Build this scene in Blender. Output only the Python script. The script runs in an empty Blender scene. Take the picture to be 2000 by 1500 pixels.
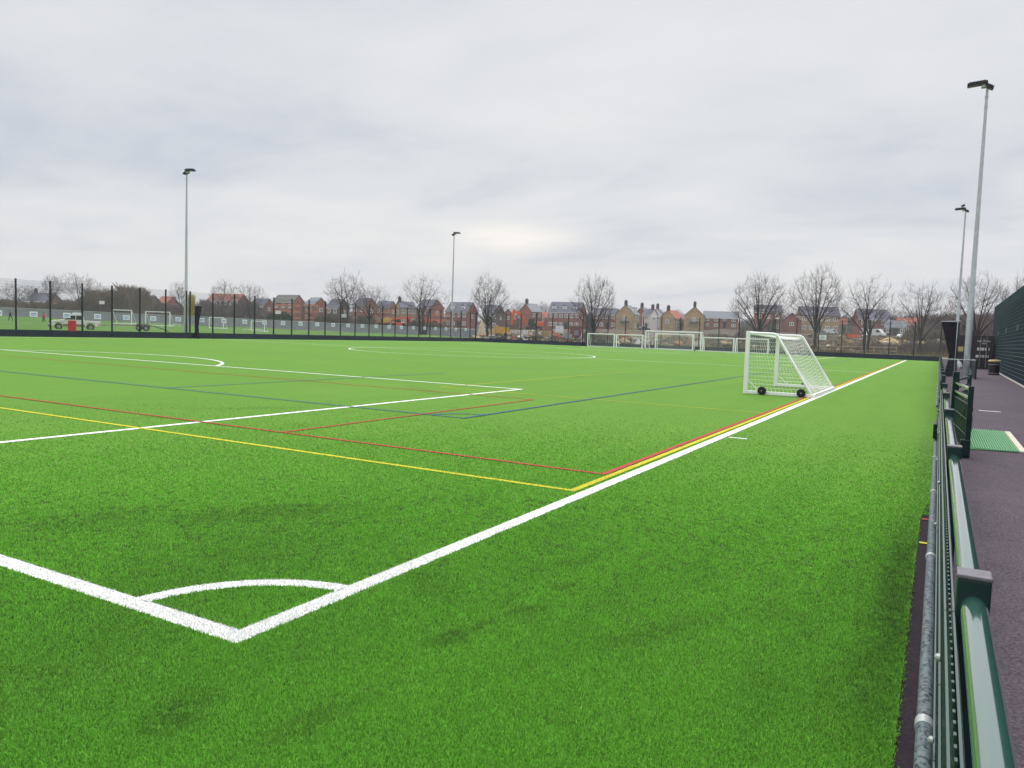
import bpy, math, random
import numpy as np
from mathutils import Vector, Matrix
R = math.radians
PI = math.pi
scn = bpy.context.scene
COL = scn.collection

HAZE = .0004
# ------------------------------------------------------------------ camera numbers
CAM = np.array([-2.618, -3.008, 1.629])
YAW, PITCH, ROLL, FOC = 0.5093, -0.0684, 0.0345, 1485.78      # focal length in pixels of a 2000 px wide picture
FW = np.array([math.cos(YAW)*math.cos(PITCH), math.sin(YAW)*math.cos(PITCH), math.sin(PITCH)])
_r = np.cross(FW, [0, 0, 1.]); _r /= np.linalg.norm(_r); _u = np.cross(_r, FW)
RT = math.cos(ROLL)*_r + math.sin(ROLL)*_u
UP = -math.sin(ROLL)*_r + math.cos(ROLL)*_u
VIEW = YAW - PI/2           # turn about z that lays local x along the picture's right

CTRL = []                    # ground heights known in the country beyond the pitch
def at(x, y, D, ground=True):
    q = CAM + D*(FW + RT*(x-1000)/FOC + UP*(750-y)/FOC)
    if ground: CTRL.append(tuple(q))
    return Vector(q)

# ------------------------------------------------------------------ helpers
class MB:
    def __init__(s): s.v = []; s.f = []; s.m = []
    def add(s, vs, fs, mi=0):
        o = len(s.v); s.v.extend([tuple(v) for v in vs])
        for f in fs: s.f.append(tuple(i+o for i in f)); s.m.append(mi)
        return s
    def box(s, c, d, mi=0, rz=0, M=None):
        cx, cy, cz = c; x, y, z = d[0]/2, d[1]/2, d[2]/2
        vs = [Vector((a*x, b*y, k*z)) for k in (-1, 1) for a, b in ((-1, -1), (1, -1), (1, 1), (-1, 1))]
        if M is not None: vs = [M @ v for v in vs]
        elif rz:
            c_, s_ = math.cos(rz), math.sin(rz); vs = [Vector((v.x*c_-v.y*s_, v.x*s_+v.y*c_, v.z)) for v in vs]
        vs = [v+Vector(c) for v in vs]
        return s.add(vs, [(3, 2, 1, 0), (4, 5, 6, 7), (0, 1, 5, 4), (1, 2, 6, 5), (2, 3, 7, 6), (3, 0, 4, 7)], mi)
    def poly(s, pts, radii, n=8, mi=0, cap=True, phase=0.):
        """tube along a polyline"""
        pts = [Vector(p) for p in pts]
        if not hasattr(radii, '__len__'): radii = [radii]*len(pts)
        o = len(s.v); prev = None
        for i, p in enumerate(pts):
            d = (pts[min(i+1, len(pts)-1)]-pts[max(i-1, 0)])
            d = d.normalized() if d.length > 1e-9 else Vector((0, 0, 1))
            if prev is None:
                a = d.cross(Vector((0, 0, 1)) if abs(d.z) < .95 else Vector((1, 0, 0))).normalized()
            else:
                a = prev - d*prev.dot(d); a = a.normalized() if a.length > 1e-6 else d.orthogonal().normalized()
            prev = a; b = d.cross(a)
            for k in range(n):
                t = 2*PI*k/n+phase; q = p+(a*math.cos(t)+b*math.sin(t))*radii[i]; s.v.append((q.x, q.y, q.z))
        for i in range(len(pts)-1):
            for k in range(n):
                k2 = (k+1) % n; s.f.append((o+i*n+k, o+i*n+k2, o+(i+1)*n+k2, o+(i+1)*n+k)); s.m.append(mi)
        if cap:
            s.f.append(tuple(o+k for k in range(n))[::-1]); s.m.append(mi)
            s.f.append(tuple(o+(len(pts)-1)*n+k for k in range(n))); s.m.append(mi)
        return s
    def lathe(s, prof, n=20, c=(0, 0, 0), axis='z', mi=0):
        o = len(s.v)
        for r, h in prof:
            for k in range(n):
                t = 2*PI*k/n
                if axis == 'z': q = (c[0]+r*math.cos(t), c[1]+r*math.sin(t), c[2]+h)
                elif axis == 'y': q = (c[0]+r*math.cos(t), c[1]+h, c[2]+r*math.sin(t))
                else: q = (c[0]+h, c[1]+r*math.cos(t), c[2]+r*math.sin(t))
                s.v.append(q)
        for i in range(len(prof)-1):
            for k in range(n):
                k2 = (k+1) % n; s.f.append((o+i*n+k, o+i*n+k2, o+(i+1)*n+k2, o+(i+1)*n+k)); s.m.append(mi)
        s.f.append(tuple(o+k for k in range(n))[::-1]); s.m.append(mi)
        s.f.append(tuple(o+(len(prof)-1)*n+k for k in range(n))); s.m.append(mi)
        return s
    def prism(s, prof, y0, y1, mi=0):
        """outline in local x-z pushed along y"""
        n = len(prof); o = len(s.v)
        for y in (y0, y1):
            for x, z in prof: s.v.append((x, y, z))
        for i in range(n):
            j = (i+1) % n; s.f.append((o+i, o+j, o+n+j, o+n+i)); s.m.append(mi)
        s.f.append(tuple(o+i for i in range(n))[::-1]); s.m.append(mi)
        s.f.append(tuple(o+n+i for i in range(n))); s.m.append(mi)
        return s
    def build(s, name, mats, parent=None, smooth=False, bevel=0):
        me = bpy.data.meshes.new(name); me.from_pydata(s.v, [], s.f); me.update()
        if not isinstance(mats, (list, tuple)): mats = [mats]
        for m in mats: me.materials.append(m)
        if len(mats) > 1: me.polygons.foreach_set('material_index', s.m)
        o = bpy.data.objects.new(name, me); COL.objects.link(o)
        if parent is not None: o.parent = parent
        if smooth:
            me.polygons.foreach_set('use_smooth', [True]*len(me.polygons))
            me.set_sharp_from_angle(angle=R(35))
        if bevel:
            b = o.modifiers.new('Bevel', 'BEVEL'); b.width = bevel; b.segments = 2; b.limit_method = 'ANGLE'
        return o

def tag(o, label=None, cat=None, group=None, kind=None):
    if label: o['label'] = label
    if cat: o['category'] = cat
    if group: o['group'] = group
    if kind: o['kind'] = kind
    return o
def thing(name, label, cat, loc=(0, 0, 0), rz=0, group=None):
    o = bpy.data.objects.new(name, None); COL.objects.link(o)
    o.location = loc; o.rotation_euler = (0, 0, rz); o.empty_display_size = .2
    return tag(o, label, cat, group)
def dup(o, parent=None):
    c = o.copy(); COL.objects.link(c)
    if parent is not None: c.parent = parent
    for ch in list(o.children): dup(ch, c)
    return c
def part(o, parent, loc=(0, 0, 0), rot=(0, 0, 0), scale=(1, 1, 1)):
    """a copy of one part (shared mesh) under a thing"""
    c = o.copy(); COL.objects.link(c); c.parent = parent; c.location = loc; c.rotation_euler = rot; c.scale = scale
    return c

# ------------------------------------------------------------------ materials
def mat(name, col, rough=.7, metal=0., var=.0, vscale=3., spec=.3, bump=0., col2=None, fac=None, coat=0.):
    m = bpy.data.materials.new(name); m.use_nodes = True
    nt = m.node_tree; b = nt.nodes['Principled BSDF']
    b.inputs['Roughness'].default_value = rough; b.inputs['Metallic'].default_value = metal
    b.inputs['Specular IOR Level'].default_value = spec
    b.inputs['Coat Weight'].default_value = coat; b.inputs['Coat Roughness'].default_value = .12
    c1 = (*col, 1)
    if var or col2:
        tc = nt.nodes.new('ShaderNodeTexCoord'); n = nt.nodes.new('ShaderNodeTexNoise')
        n.inputs['Scale'].default_value = vscale; n.inputs['Detail'].default_value = 6; n.inputs['Roughness'].default_value = .65
        nt.links.new(tc.outputs['Object'], n.inputs['Vector'])
        r = nt.nodes.new('ShaderNodeValToRGB')
        r.color_ramp.elements[0].position = .35; r.color_ramp.elements[1].position = .68
        if col2: a, z = col, col2
        else: a = tuple(c*(1-var) for c in col); z = tuple(min(1, c*(1+var)) for c in col)
        r.color_ramp.elements[0].color = (*a, 1); r.color_ramp.elements[1].color = (*z, 1)
        nt.links.new(n.outputs['Fac'], r.inputs['Fac']); nt.links.new(r.outputs['Color'], b.inputs['Base Color'])
        if bump:
            bp = nt.nodes.new('ShaderNodeBump'); bp.inputs['Strength'].default_value = bump; bp.inputs['Distance'].default_value = .02
            nt.links.new(n.outputs['Fac'], bp.inputs['Height']); nt.links.new(bp.outputs['Normal'], b.inputs['Normal'])
    else: b.inputs['Base Color'].default_value = c1
    return m

M = {}
def mk(key, *a, **k): M[key] = mat(key, *a, **k)
mk('white_paint', (.78, .79, .80), .35, var=.06, vscale=2)
mk('goal_white', (.88, .88, .87), .3, var=.04, vscale=3)
mk('net_white', (.82, .83, .80), .8)
mk('black_rubber', (.012, .012, .014), .7)
mk('dark_green', (.010, .032, .030), .38, var=.25, vscale=6)
mk('rail_green', (.030, .095, .072), .16, spec=.8, coat=1.)
mk('mesh_green', (.016, .050, .042), .3, spec=.7, coat=.5)
mk('post_dark', (.008, .016, .018), .5)
mk('board_orange', (.50, .17, .085), .7, var=.25, vscale=1.2)
mk('cabin_red', (.20, .045, .05), .7, var=.2, vscale=1.5)
mk('cap_sky_grey', (.155, .145, .165), .6, var=.15, vscale=30)  # pale grey puts the sky's reflection on the post tops into the colour
mk('galvanised', (.022, .030, .036), .6, .1, col2=(.155, .20, .20), vscale=46, bump=.25)
_n = M['galvanised'].node_tree.nodes
for _q in _n:
    if _q.type == 'VALTORGB':
        _q.color_ramp.elements[0].position = .43; _q.color_ramp.elements[1].position = .66
        _e = _q.color_ramp.elements.new(.475); _e.color = (.10, .13, .145, 1)
_b = M['rail_green'].node_tree.nodes['Principled BSDF'] if 'rail_green' in M else None
if _b: _b.inputs['IOR'].default_value = 1.9; _b.inputs['Coat IOR'].default_value = 1.9; _b.inputs['Coat Roughness'].default_value = .06
mk('strap_grey', (.50, .53, .52), .35, .5)
mk('board_navy', (.012, .022, .042), .5, var=.25, vscale=2)
mk('pole_grey', (.46, .49, .52), .5, .25, var=.1, vscale=4)
mk('lamp_black', (.012, .011, .014), .5)
mk('lamp_glass', (.05, .052, .058), .2)
mk('net_black', (.008, .006, .014), .95, var=.3, vscale=9)
mk('screen_green', (.004, .020, .029), .9, col2=(.008, .033, .044), vscale=.8, spec=.1)
mk('concrete', (.42, .40, .36), .85, var=.15, vscale=5)
mk('container_brown', (.040, .028, .036), .55, var=.25, vscale=2.5)
mk('letter_white', (.70, .70, .70), .6)
mk('steel', (.35, .36, .38), .4, .6)
mk('bin_brown', (.030, .020, .026), .5, var=.2, vscale=4)
mk('bin_gold', (.50, .38, .18), .5)
mk('mat_green', (.022, .22, .065), .6, var=.2, vscale=8)
mk('mat_light', (.22, .46, .25), .6)
mk('beige_strip', (.62, .55, .45), .8, var=.1)
mk('red_sheet', (.52, .05, .06), .6, var=.15, vscale=3)
mk('sign_white', (.74, .76, .80), .5)
mk('sign_blue', (.22, .28, .60), .6)
mk('silver_paint', (.74, .73, .70), .35, 0., var=.08, vscale=1.5, coat=.5)
mk('mud', (.22, .15, .09), .9, var=.3, vscale=4)
mk('glass_dark', (.02, .024, .028), .08, spec=.6)
mk('tyre', (.018, .016, .015), .85, var=.4, vscale=8)
mk('rim', (.33, .31, .29), .45, .5)
mk('trailer_metal', (.30, .28, .25), .6, .3, var=.2, vscale=3)
mk('hoarding_grey', (.30, .31, .345), .65, var=.12, vscale=1.2)
mk('hoarding_rail', (.34, .35, .37), .6)
mk('brick', (.28, .108, .082), .9, var=.22, vscale=1.1)
mk('brick_orange', (.31, .125, .085), .9, var=.22, vscale=1.1)
mk('stone', (.40, .29, .155), .9, var=.18, vscale=1.3)
mk('render_white', (.70, .68, .66), .85, var=.05)
mk('brick_dark', (.14, .085, .075), .9, var=.3, vscale=.8)
mk('slate', (.105, .110, .138), .75, var=.16, vscale=1.6)
mk('slate_pale', (.185, .20, .225), .7, var=.12, vscale=1.6)
mk('slate_green', (.115, .115, .095), .8, var=.2, vscale=1.6)
mk('tile_red', (.33, .12, .08), .85, var=.2, vscale=1.6)
mk('frame_white', (.80, .79, .76), .5)
mk('pane_grey', (.09, .10, .12), .15)
mk('door_dark', (.03, .035, .05), .5)
mk('chimney_brick', (.07, .035, .03), .9)
mk('orange', (.72, .105, .025), .45, var=.12, vscale=1.5)
mk('yellow', (.62, .36, .04), .5, var=.12, vscale=1.5)
mk('machine_black', (.018, .020, .024), .5)
mk('white_body', (.68, .69, .70), .3, coat=.5)
mk('car_dark', (.025, .03, .045), .25, coat=.6)
mk('car_grey', (.22, .24, .27), .3, .3, coat=.6)
mk('timber', (.46, .33, .18), .9, var=.25, vscale=2.5)
mk('tarp_cream', (.62, .52, .36), .85, var=.25, vscale=1.4)
mk('sand', (.50, .37, .20), .95, var=.2, vscale=1.)
mk('bark', (.042, .031, .030), .95, var=.3, vscale=4)
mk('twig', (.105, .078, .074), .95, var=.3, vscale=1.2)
mk('twig_hazed', (.125, .098, .092), .95, var=.25, vscale=.5)  # lighter copy of twig, distance haze put into the colour
mk('scrub', (.125, .098, .072), .95, col2=(.20, .150, .100), vscale=.35)
mk('scrub_purple', (.125, .092, .090), .95, col2=(.21, .165, .145), vscale=.35)
mk('dry_grass', (.10, .082, .040), .95, col2=(.27, .20, .105), vscale=.16)
mk('evergreen', (.055, .066, .034), .9, var=.35, vscale=.8)
mk('shrub_yellow', (.40, .36, .045), .9, var=.3, vscale=1.5)
mk('skin', (.45, .28, .2), .7)
mk('cloth_dark', (.015, .017, .022), .85)
mk('cloth_red', (.55, .025, .03), .8)
mk('hair', (.03, .02, .015), .8)
mk('rust', (.20, .085, .04), .9, var=.3, vscale=2)

# -- artificial turf: same patch pattern on the sheet and on the fibres (world coordinates)
def turf_material(name, fibre):
    m = bpy.data.materials.new(name); m.use_nodes = True
    nt = m.node_tree; N = nt.nodes; Lk = nt.links; b = N['Principled BSDF']
    b.inputs['Roughness'].default_value = .62 if fibre else .8; b.inputs['Specular IOR Level'].default_value = .22 if fibre else .06
    tc = N.new('ShaderNodeTexCoord')
    def noise(scale, detail, rough=.6, sc=None, dist=0.):
        n = N.new('ShaderNodeTexNoise'); n.inputs['Scale'].default_value = scale; n.inputs['Detail'].default_value = detail
        n.inputs['Roughness'].default_value = rough; n.inputs['Distortion'].default_value = dist
        if sc:
            mp = N.new('ShaderNodeMapping'); mp.inputs['Scale'].default_value = sc
            Lk.new(tc.outputs['Object'], mp.inputs['Vector']); Lk.new(mp.outputs['Vector'], n.inputs['Vector'])
        else: Lk.new(tc.outputs['Object'], n.inputs['Vector'])
        return n.outputs['Fac']
    def ramp(f, p0, p1, a=0., z=1.):
        r = N.new('ShaderNodeMapRange'); r.inputs['From Min'].default_value = p0; r.inputs['From Max'].default_value = p1
        r.inputs['To Min'].default_value = a; r.inputs['To Max'].default_value = z
        Lk.new(f, r.inputs['Value']); return r.outputs['Result']
    def mix(f, a, z, mode='MIX'):
        x = N.new('ShaderNodeMix'); x.data_type = 'RGBA'; x.blend_type = mode
        if isinstance(f, (int, float)): x.inputs[0].default_value = f
        else: Lk.new(f, x.inputs[0])
        for s, q in ((6, a), (7, z)):
            if isinstance(q, tuple): x.inputs[s].default_value = (*q, 1)
            else: Lk.new(q, x.inputs[s])
        return x.outputs[2]
    base = tuple(c*q for c, q in zip(TURF, (1.56, 1.82, 1.72))) if fibre else TURF
    c = mix(ramp(noise(.16, 4), .35, .7), base, tuple(q*f for q, f in zip(base, (1.14, 1.08, 1.1))))
    c = mix(ramp(noise(1.0, 3, sc=(.12, 1.4, 1)), .42, .72, 0, .55), c, tuple(q*f for q, f in zip(base, (.86, .90, .86))))
    c = mix(ramp(noise(1.7, 5, .7), .5, .8, 0, .5), c, tuple(q*f for q, f in zip(base, (1.2, 1.08, 1.15))))
    grit = ramp(noise(13., 6, .9), .36, .66)
    fine = ramp(noise(16, 4, .8), .34, .62)
    def scuff(x, y, rx, ry, rot, st, g):
        mp = N.new('ShaderNodeMapping'); mp.vector_type = 'TEXTURE'; mp.inputs['Location'].default_value = (x, y, 0); mp.inputs['Rotation'].default_value = (0, 0, rot); mp.inputs['Scale'].default_value = (rx, ry, 1)
        Lk.new(tc.outputs['Object'], mp.inputs['Vector']); ln = N.new('ShaderNodeVectorMath'); ln.operation = 'LENGTH'; Lk.new(mp.outputs['Vector'], ln.inputs[0])
        r = N.new('ShaderNodeMapRange'); r.interpolation_type = 'SMOOTHSTEP'; r.inputs['From Min'].default_value = 1.; r.inputs['From Max'].default_value = .15; r.inputs['To Max'].default_value = min(1, st*.62); Lk.new(ln.outputs['Value'], r.inputs['Value'])
        m_ = N.new('ShaderNodeMath'); m_.operation = 'MULTIPLY'; Lk.new(r.outputs['Result'], m_.inputs[0]); Lk.new(g, m_.inputs[1]); return m_.outputs[0]
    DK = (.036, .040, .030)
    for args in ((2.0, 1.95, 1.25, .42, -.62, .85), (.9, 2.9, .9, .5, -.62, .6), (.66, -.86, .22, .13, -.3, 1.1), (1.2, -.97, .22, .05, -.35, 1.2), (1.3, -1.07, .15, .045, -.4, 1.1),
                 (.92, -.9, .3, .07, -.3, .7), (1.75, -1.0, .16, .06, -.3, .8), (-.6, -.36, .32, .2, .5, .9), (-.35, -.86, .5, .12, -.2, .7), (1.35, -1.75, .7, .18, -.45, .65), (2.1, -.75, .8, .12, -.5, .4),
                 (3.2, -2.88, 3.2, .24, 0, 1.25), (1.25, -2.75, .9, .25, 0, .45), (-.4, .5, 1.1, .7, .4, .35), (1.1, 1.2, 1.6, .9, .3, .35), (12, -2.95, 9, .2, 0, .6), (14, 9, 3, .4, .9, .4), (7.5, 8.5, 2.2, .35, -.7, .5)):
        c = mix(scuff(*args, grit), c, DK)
    c = mix(ramp(noise(1.1, 5, .7), .55, .75, 0, .22), c, (.05, .075, .03))
    if fibre:
        g = N.new('ShaderNodeNewGeometry')
        hs = N.new('ShaderNodeHueSaturation'); Lk.new(ramp(g.outputs['Random Per Island'], 0, 1, .52, 1.45), hs.inputs['Value'])
        Lk.new(c, hs.inputs['Color']); c = hs.outputs['Color']
        pass
        tr = N.new('ShaderNodeBsdfTranslucent'); Lk.new(c, tr.inputs['Color'])
        ms = N.new('ShaderNodeMixShader'); ms.inputs[0].default_value = .3
        Lk.new(b.outputs[0], ms.inputs[1]); Lk.new(tr.outputs[0], ms.inputs[2])
        Lk.new(ms.outputs[0], N['Material Output'].inputs['Surface'])
    else:
        f = noise(38, 3, .8)
        c = mix(ramp(f, .32, .62, .55, 0), c, tuple(q*.42 for q in base))
        bp = N.new('ShaderNodeBump'); bp.inputs['Strength'].default_value = .5; bp.inputs['Distance'].default_value = .03
        Lk.new(f, bp.inputs['Height']); Lk.new(bp.outputs['Normal'], b.inputs['Normal'])
    Lk.new(c, b.inputs['Base Color'])
    return m
TURF = (.113, .250, .032)
M['turf'] = turf_material('turf', False)
M['turf_fibre'] = turf_material('turf_fibre', True)
def line_material(name, col, fibre=False):
    m = mat(name, col, .8, var=.12, vscale=6 if not fibre else 9, spec=.2)
    nt = m.node_tree; b = nt.nodes['Principled BSDF']
    if fibre:
        g = nt.nodes.new('ShaderNodeNewGeometry'); hs = nt.nodes.new('ShaderNodeHueSaturation')
        mr = nt.nodes.new('ShaderNodeMapRange'); mr.inputs['To Min'].default_value = .80; mr.inputs['To Max'].default_value = 1.06
        nt.links.new(g.outputs['Random Per Island'], mr.inputs['Value']); nt.links.new(mr.outputs['Result'], hs.inputs['Value'])
        hs.inputs['Color'].default_value = (*col, 1); nt.links.new(hs.outputs['Color'], b.inputs['Base Color'])
    return m
M['line_white'] = line_material('line_white', (.74, .75, .72))
M['line_yellow'] = line_material('line_yellow', (.46, .43, .02))
M['line_red'] = line_material('line_red', (.36, .040, .030))
M['line_blue'] = line_material('line_blue', (.030, .075, .20))
for k, c in (('white', (.80, .80, .78)), ('yellow', (.50, .45, .012)), ('red', (.40, .028, .028)), ('blue', (.03, .075, .20))):
    M['fibre_'+k] = line_material('fibre_'+k, c, True)

def ground_material(name, cols, scales, rough=.95, bump=.4, dist=.1):
    m = bpy.data.materials.new(name); m.use_nodes = True
    nt = m.node_tree; N = nt.nodes; Lk = nt.links; b = N['Principled BSDF']; b.inputs['Roughness'].default_value = rough
    b.inputs['Specular IOR Level'].default_value = .15
    tc = N.new('ShaderNodeTexCoord'); c = None; last = None
    for i, s in enumerate(scales):
        n = N.new('ShaderNodeTexNoise'); n.inputs['Scale'].default_value = s; n.inputs['Detail'].default_value = 7; n.inputs['Roughness'].default_value = .7
        Lk.new(tc.outputs['Object'], n.inputs['Vector']); last = n
        mr = N.new('ShaderNodeMapRange'); mr.inputs['From Min'].default_value = .42; mr.inputs['From Max'].default_value = .6
        Lk.new(n.outputs['Fac'], mr.inputs['Value'])
        x = N.new('ShaderNodeMix'); x.data_type = 'RGBA'; Lk.new(mr.outputs['Result'], x.inputs[0])
        if c is None: x.inputs[6].default_value = (*cols[0], 1)
        else: Lk.new(c, x.inputs[6])
        x.inputs[7].default_value = (*cols[i+1], 1); c = x.outputs[2]
    Lk.new(c, b.inputs['Base Color'])
    bp = N.new('ShaderNodeBump'); bp.inputs['Strength'].default_value = bump; bp.inputs['Distance'].default_value = dist
    Lk.new(last.outputs['Fac'], bp.inputs['Height']); Lk.new(bp.outputs['Normal'], b.inputs['Normal'])
    return m
M['earth'] = ground_material('earth', [(.085, .062, .045), (.115, .085, .050), (.036, .028, .025), (.15, .12, .09)], [.045, .22, 1.6])
M['field_grass'] = ground_material('field_grass', [(.082, .175, .026), (.105, .20, .034), (.068, .145, .024)], [.06, .5])
M['infill'] = ground_material('infill', [(.030, .048, .018), (.045, .070, .022), (.020, .026, .014)], [2., 90], .95, .6, .01)
M['soil'] = ground_material('soil', [(.030, .020, .030), (.040, .026, .036), (.018, .013, .018)], [3., 60], .95, .6, .01)
M['tarmac'] = ground_material('tarmac', [(.056, .043, .056), (.082, .064, .081), (.046, .035, .046), (.135, .110, .130)], [.35, 1.4, 60], .9, .5, .006)

# ------------------------------------------------------------------ pitch, markings, path
def sheet(name, x0, x1, y0, y1, z, m, kind='structure'):
    o = MB().add([(x0, y0, z), (x1, y0, z), (x1, y1, z), (x0, y1, z)], [(0, 1, 2, 3)]).build(name, m)
    return tag(o, kind=kind)
W, L = 54.86, 91.44
FY, FX = 57.6, 94.3          # lines of the side fence and the end fence
RX = 97.2                    # back of the goal store recess
turf = MB()
turf.add([(-12, -2.94, 0), (5.5, -2.955, 0), (7.2, -3.06, 0), (FX, -3.06, 0), (FX, FY, 0), (-12, FY, 0)], [(0, 1, 2, 3, 4, 5)])
turf.add([(FX, 14.6, 0), (RX, 14.6, 0), (RX, 40.2, 0), (FX, 40.2, 0)], [(0, 1, 2, 3)])
tag(turf.build('artificial_turf', M['turf']), kind='structure')
path = MB().add([(-25, -6.4, -.012), (30, -6.9, -.012), (100, -7.6, -.012), (100, -2.2, -.012), (-25, -2.2, -.012)], [(0, 1, 2, 3, 4)])
tag(path.build('path', M['tarmac']), kind='structure')
tag(sheet('soil_strip', -12, 6.8, -3.1, -2.5, -.006, M['soil']), kind='structure')
tag(sheet('red_line_marking', 5.46, 5.52, -3.03, -2.965, .001, M['line_red']), kind='structure')
tag(sheet('yellow_line_marking', 4.47, 4.53, -3.03, -2.965, .001, M['line_yellow']), kind='structure')
tag(sheet('path_marking', 20.73, 20.86, -4.51, -4.02, -.008, M['line_white']), kind='structure')

rngc = np.random.default_rng(9); nc = 70000                        # black rubber crumb lying between the fibres, in clumps
rc_ = np.sqrt(rngc.random(nc))*10.5+1.2; ac = YAW+rngc.uniform(-.8, .8, nc); xc, yc = CAM[0]+rc_*np.cos(ac), CAM[1]+rc_*np.sin(ac)
okc = (rngc.random(nc) < np.clip((8.5-rc_)/5.5, 0, 1)**1.6) & (yc > -2.93); xc, yc = xc[okc], yc[okc]; nc = len(xc)
sc0 = rngc.uniform(.02, .05, nc); tc0 = rngc.uniform(0, PI, nc); Vc = np.zeros((nc, 4, 3), np.float32)
for k in range(4):
    q = tc0+k*PI/2+rngc.uniform(-.3, .3, nc); Vc[:, k] = np.stack([xc+sc0*np.cos(q), yc+sc0*np.sin(q), rngc.uniform(.0008, .0022, nc)], 1)
me = bpy.data.meshes.new('rubber_crumb'); me.vertices.add(nc*4); me.vertices.foreach_set('co', Vc.ravel()); me.loops.add(nc*4); me.loops.foreach_set('vertex_index', np.arange(nc*4, dtype=np.int32))
me.polygons.add(nc); me.polygons.foreach_set('loop_start', np.arange(0, nc*4, 4, dtype=np.int32)); me.update(); me.validate(); me.materials.append(M['infill'])
o = bpy.data.objects.new('rubber_crumb', me); COL.objects.link(o); tag(o, kind='stuff')
def strip(mb, x0, y0, x1, y1, z): mb.add([(x0, y0, z), (x1, y0, z), (x1, y1, z), (x0, y1, z)], [(0, 1, 2, 3)])
def arc(mb, cx, cy, r, w, a0, a1, z, n=48):
    vs = []; fs = []
    for i in range(n+1):
        t = a0+(a1-a0)*i/n
        vs += [(cx+(r-w)*math.cos(t), cy+(r-w)*math.sin(t), z), (cx+r*math.cos(t), cy+r*math.sin(t), z)]
    for i in range(n): fs.append((2*i, 2*i+1, 2*i+3, 2*i+2))
    mb.add(vs, fs)
lw = .13; zw = .004
wl = MB()
strip(wl, 0, 0, L, lw, zw); strip(wl, 0, lw, lw, W, zw); strip(wl, L-lw, lw, L, W, zw); strip(wl, lw, W-lw, L-lw, W, zw)
strip(wl, L/2-.06, lw, L/2+.06, W-lw, zw)
PY = W/2-20.16
for s in (0, 1):
    fx = (lambda x: x) if s == 0 else (lambda x: L-x)
    def st(xa, ya, xb, yb): strip(wl, min(fx(xa), fx(xb)), ya, max(fx(xa), fx(xb)), yb, zw)
    st(lw, PY, 16.5, PY+.12); st(lw, W-PY-.12, 16.5, W-PY); st(16.38, PY+.12, 16.5, W-PY-.12)
    g = W/2-9.16
    st(lw, g, 5.5, g+.12); st(lw, W-g-.12, 5.5, W-g); st(5.38, g+.12, 5.5, W-g-.12)
    da = math.acos(5.5/9.15)
    if s == 0: arc(wl, 11, W/2, 9.15, .12, -da, da, zw)
    else: arc(wl, L-11, W/2, 9.15, .12, PI-da, PI+da, zw)
arc(wl, L/2, W/2, 9.15, .12, 0, 2*PI, zw+.004, 96)
arc(wl, 0, 0, 1.0, .12, .13, PI/2-.13, zw, 16); arc(wl, L, 0, 1.0, .12, PI/2+.13, PI-.13, zw, 16)
strip(wl, 10.12, -.34, 10.2, -.04, zw)
tag(wl.build('white_line_marking', M['line_white']), kind='structure')
yl = MB(); zy = .006
strip(yl, 4.5, .185, L-4.5, .265, zy); strip(yl, 4.5, .265, 4.58, W-.3, zy)
strip(yl, 15.06, .36, 15.11, 9.2, zy); strip(yl, 30.5, .36, 30.54, 9.2, zy); strip(yl, 15.11, 9.15, 30.5, 9.2, zy)
strip(yl, 41.4, .36, 41.43, W-.4, zy)
tag(yl.build('yellow_line_marking', M['line_yellow']), kind='structure')
rl = MB(); zr = .010
strip(rl, 5.58, .285, L-5.58, .355, zr); strip(rl, 5.58, .355, 5.64, W-.4, zr)
strip(rl, 5.64, 5.47, 13.75, 5.53, zr); strip(rl, 13.69, 5.53, 13.75, W-5.5, zr); strip(rl, 24.4, .4, 24.43, W-.4, zr)
tag(rl.build('red_line_marking', M['line_red']), kind='structure')
bl = MB(); zb = .013
strip(bl, 9.15, 4.54, L-9.15, 4.60, zb); strip(bl, 9.15, 4.60, 9.21, W-4.6, zb); strip(bl, 9.21, 13.02, 21., 13.08, zb)
arc(bl, 9.15, 4.54, .8, .06, .08, PI/2-.08, zb, 12); strip(bl, 27, 4.6, 27.05, W-4.6, zb)
tag(bl.build('blue_line_marking', M['line_blue']), kind='structure')

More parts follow.
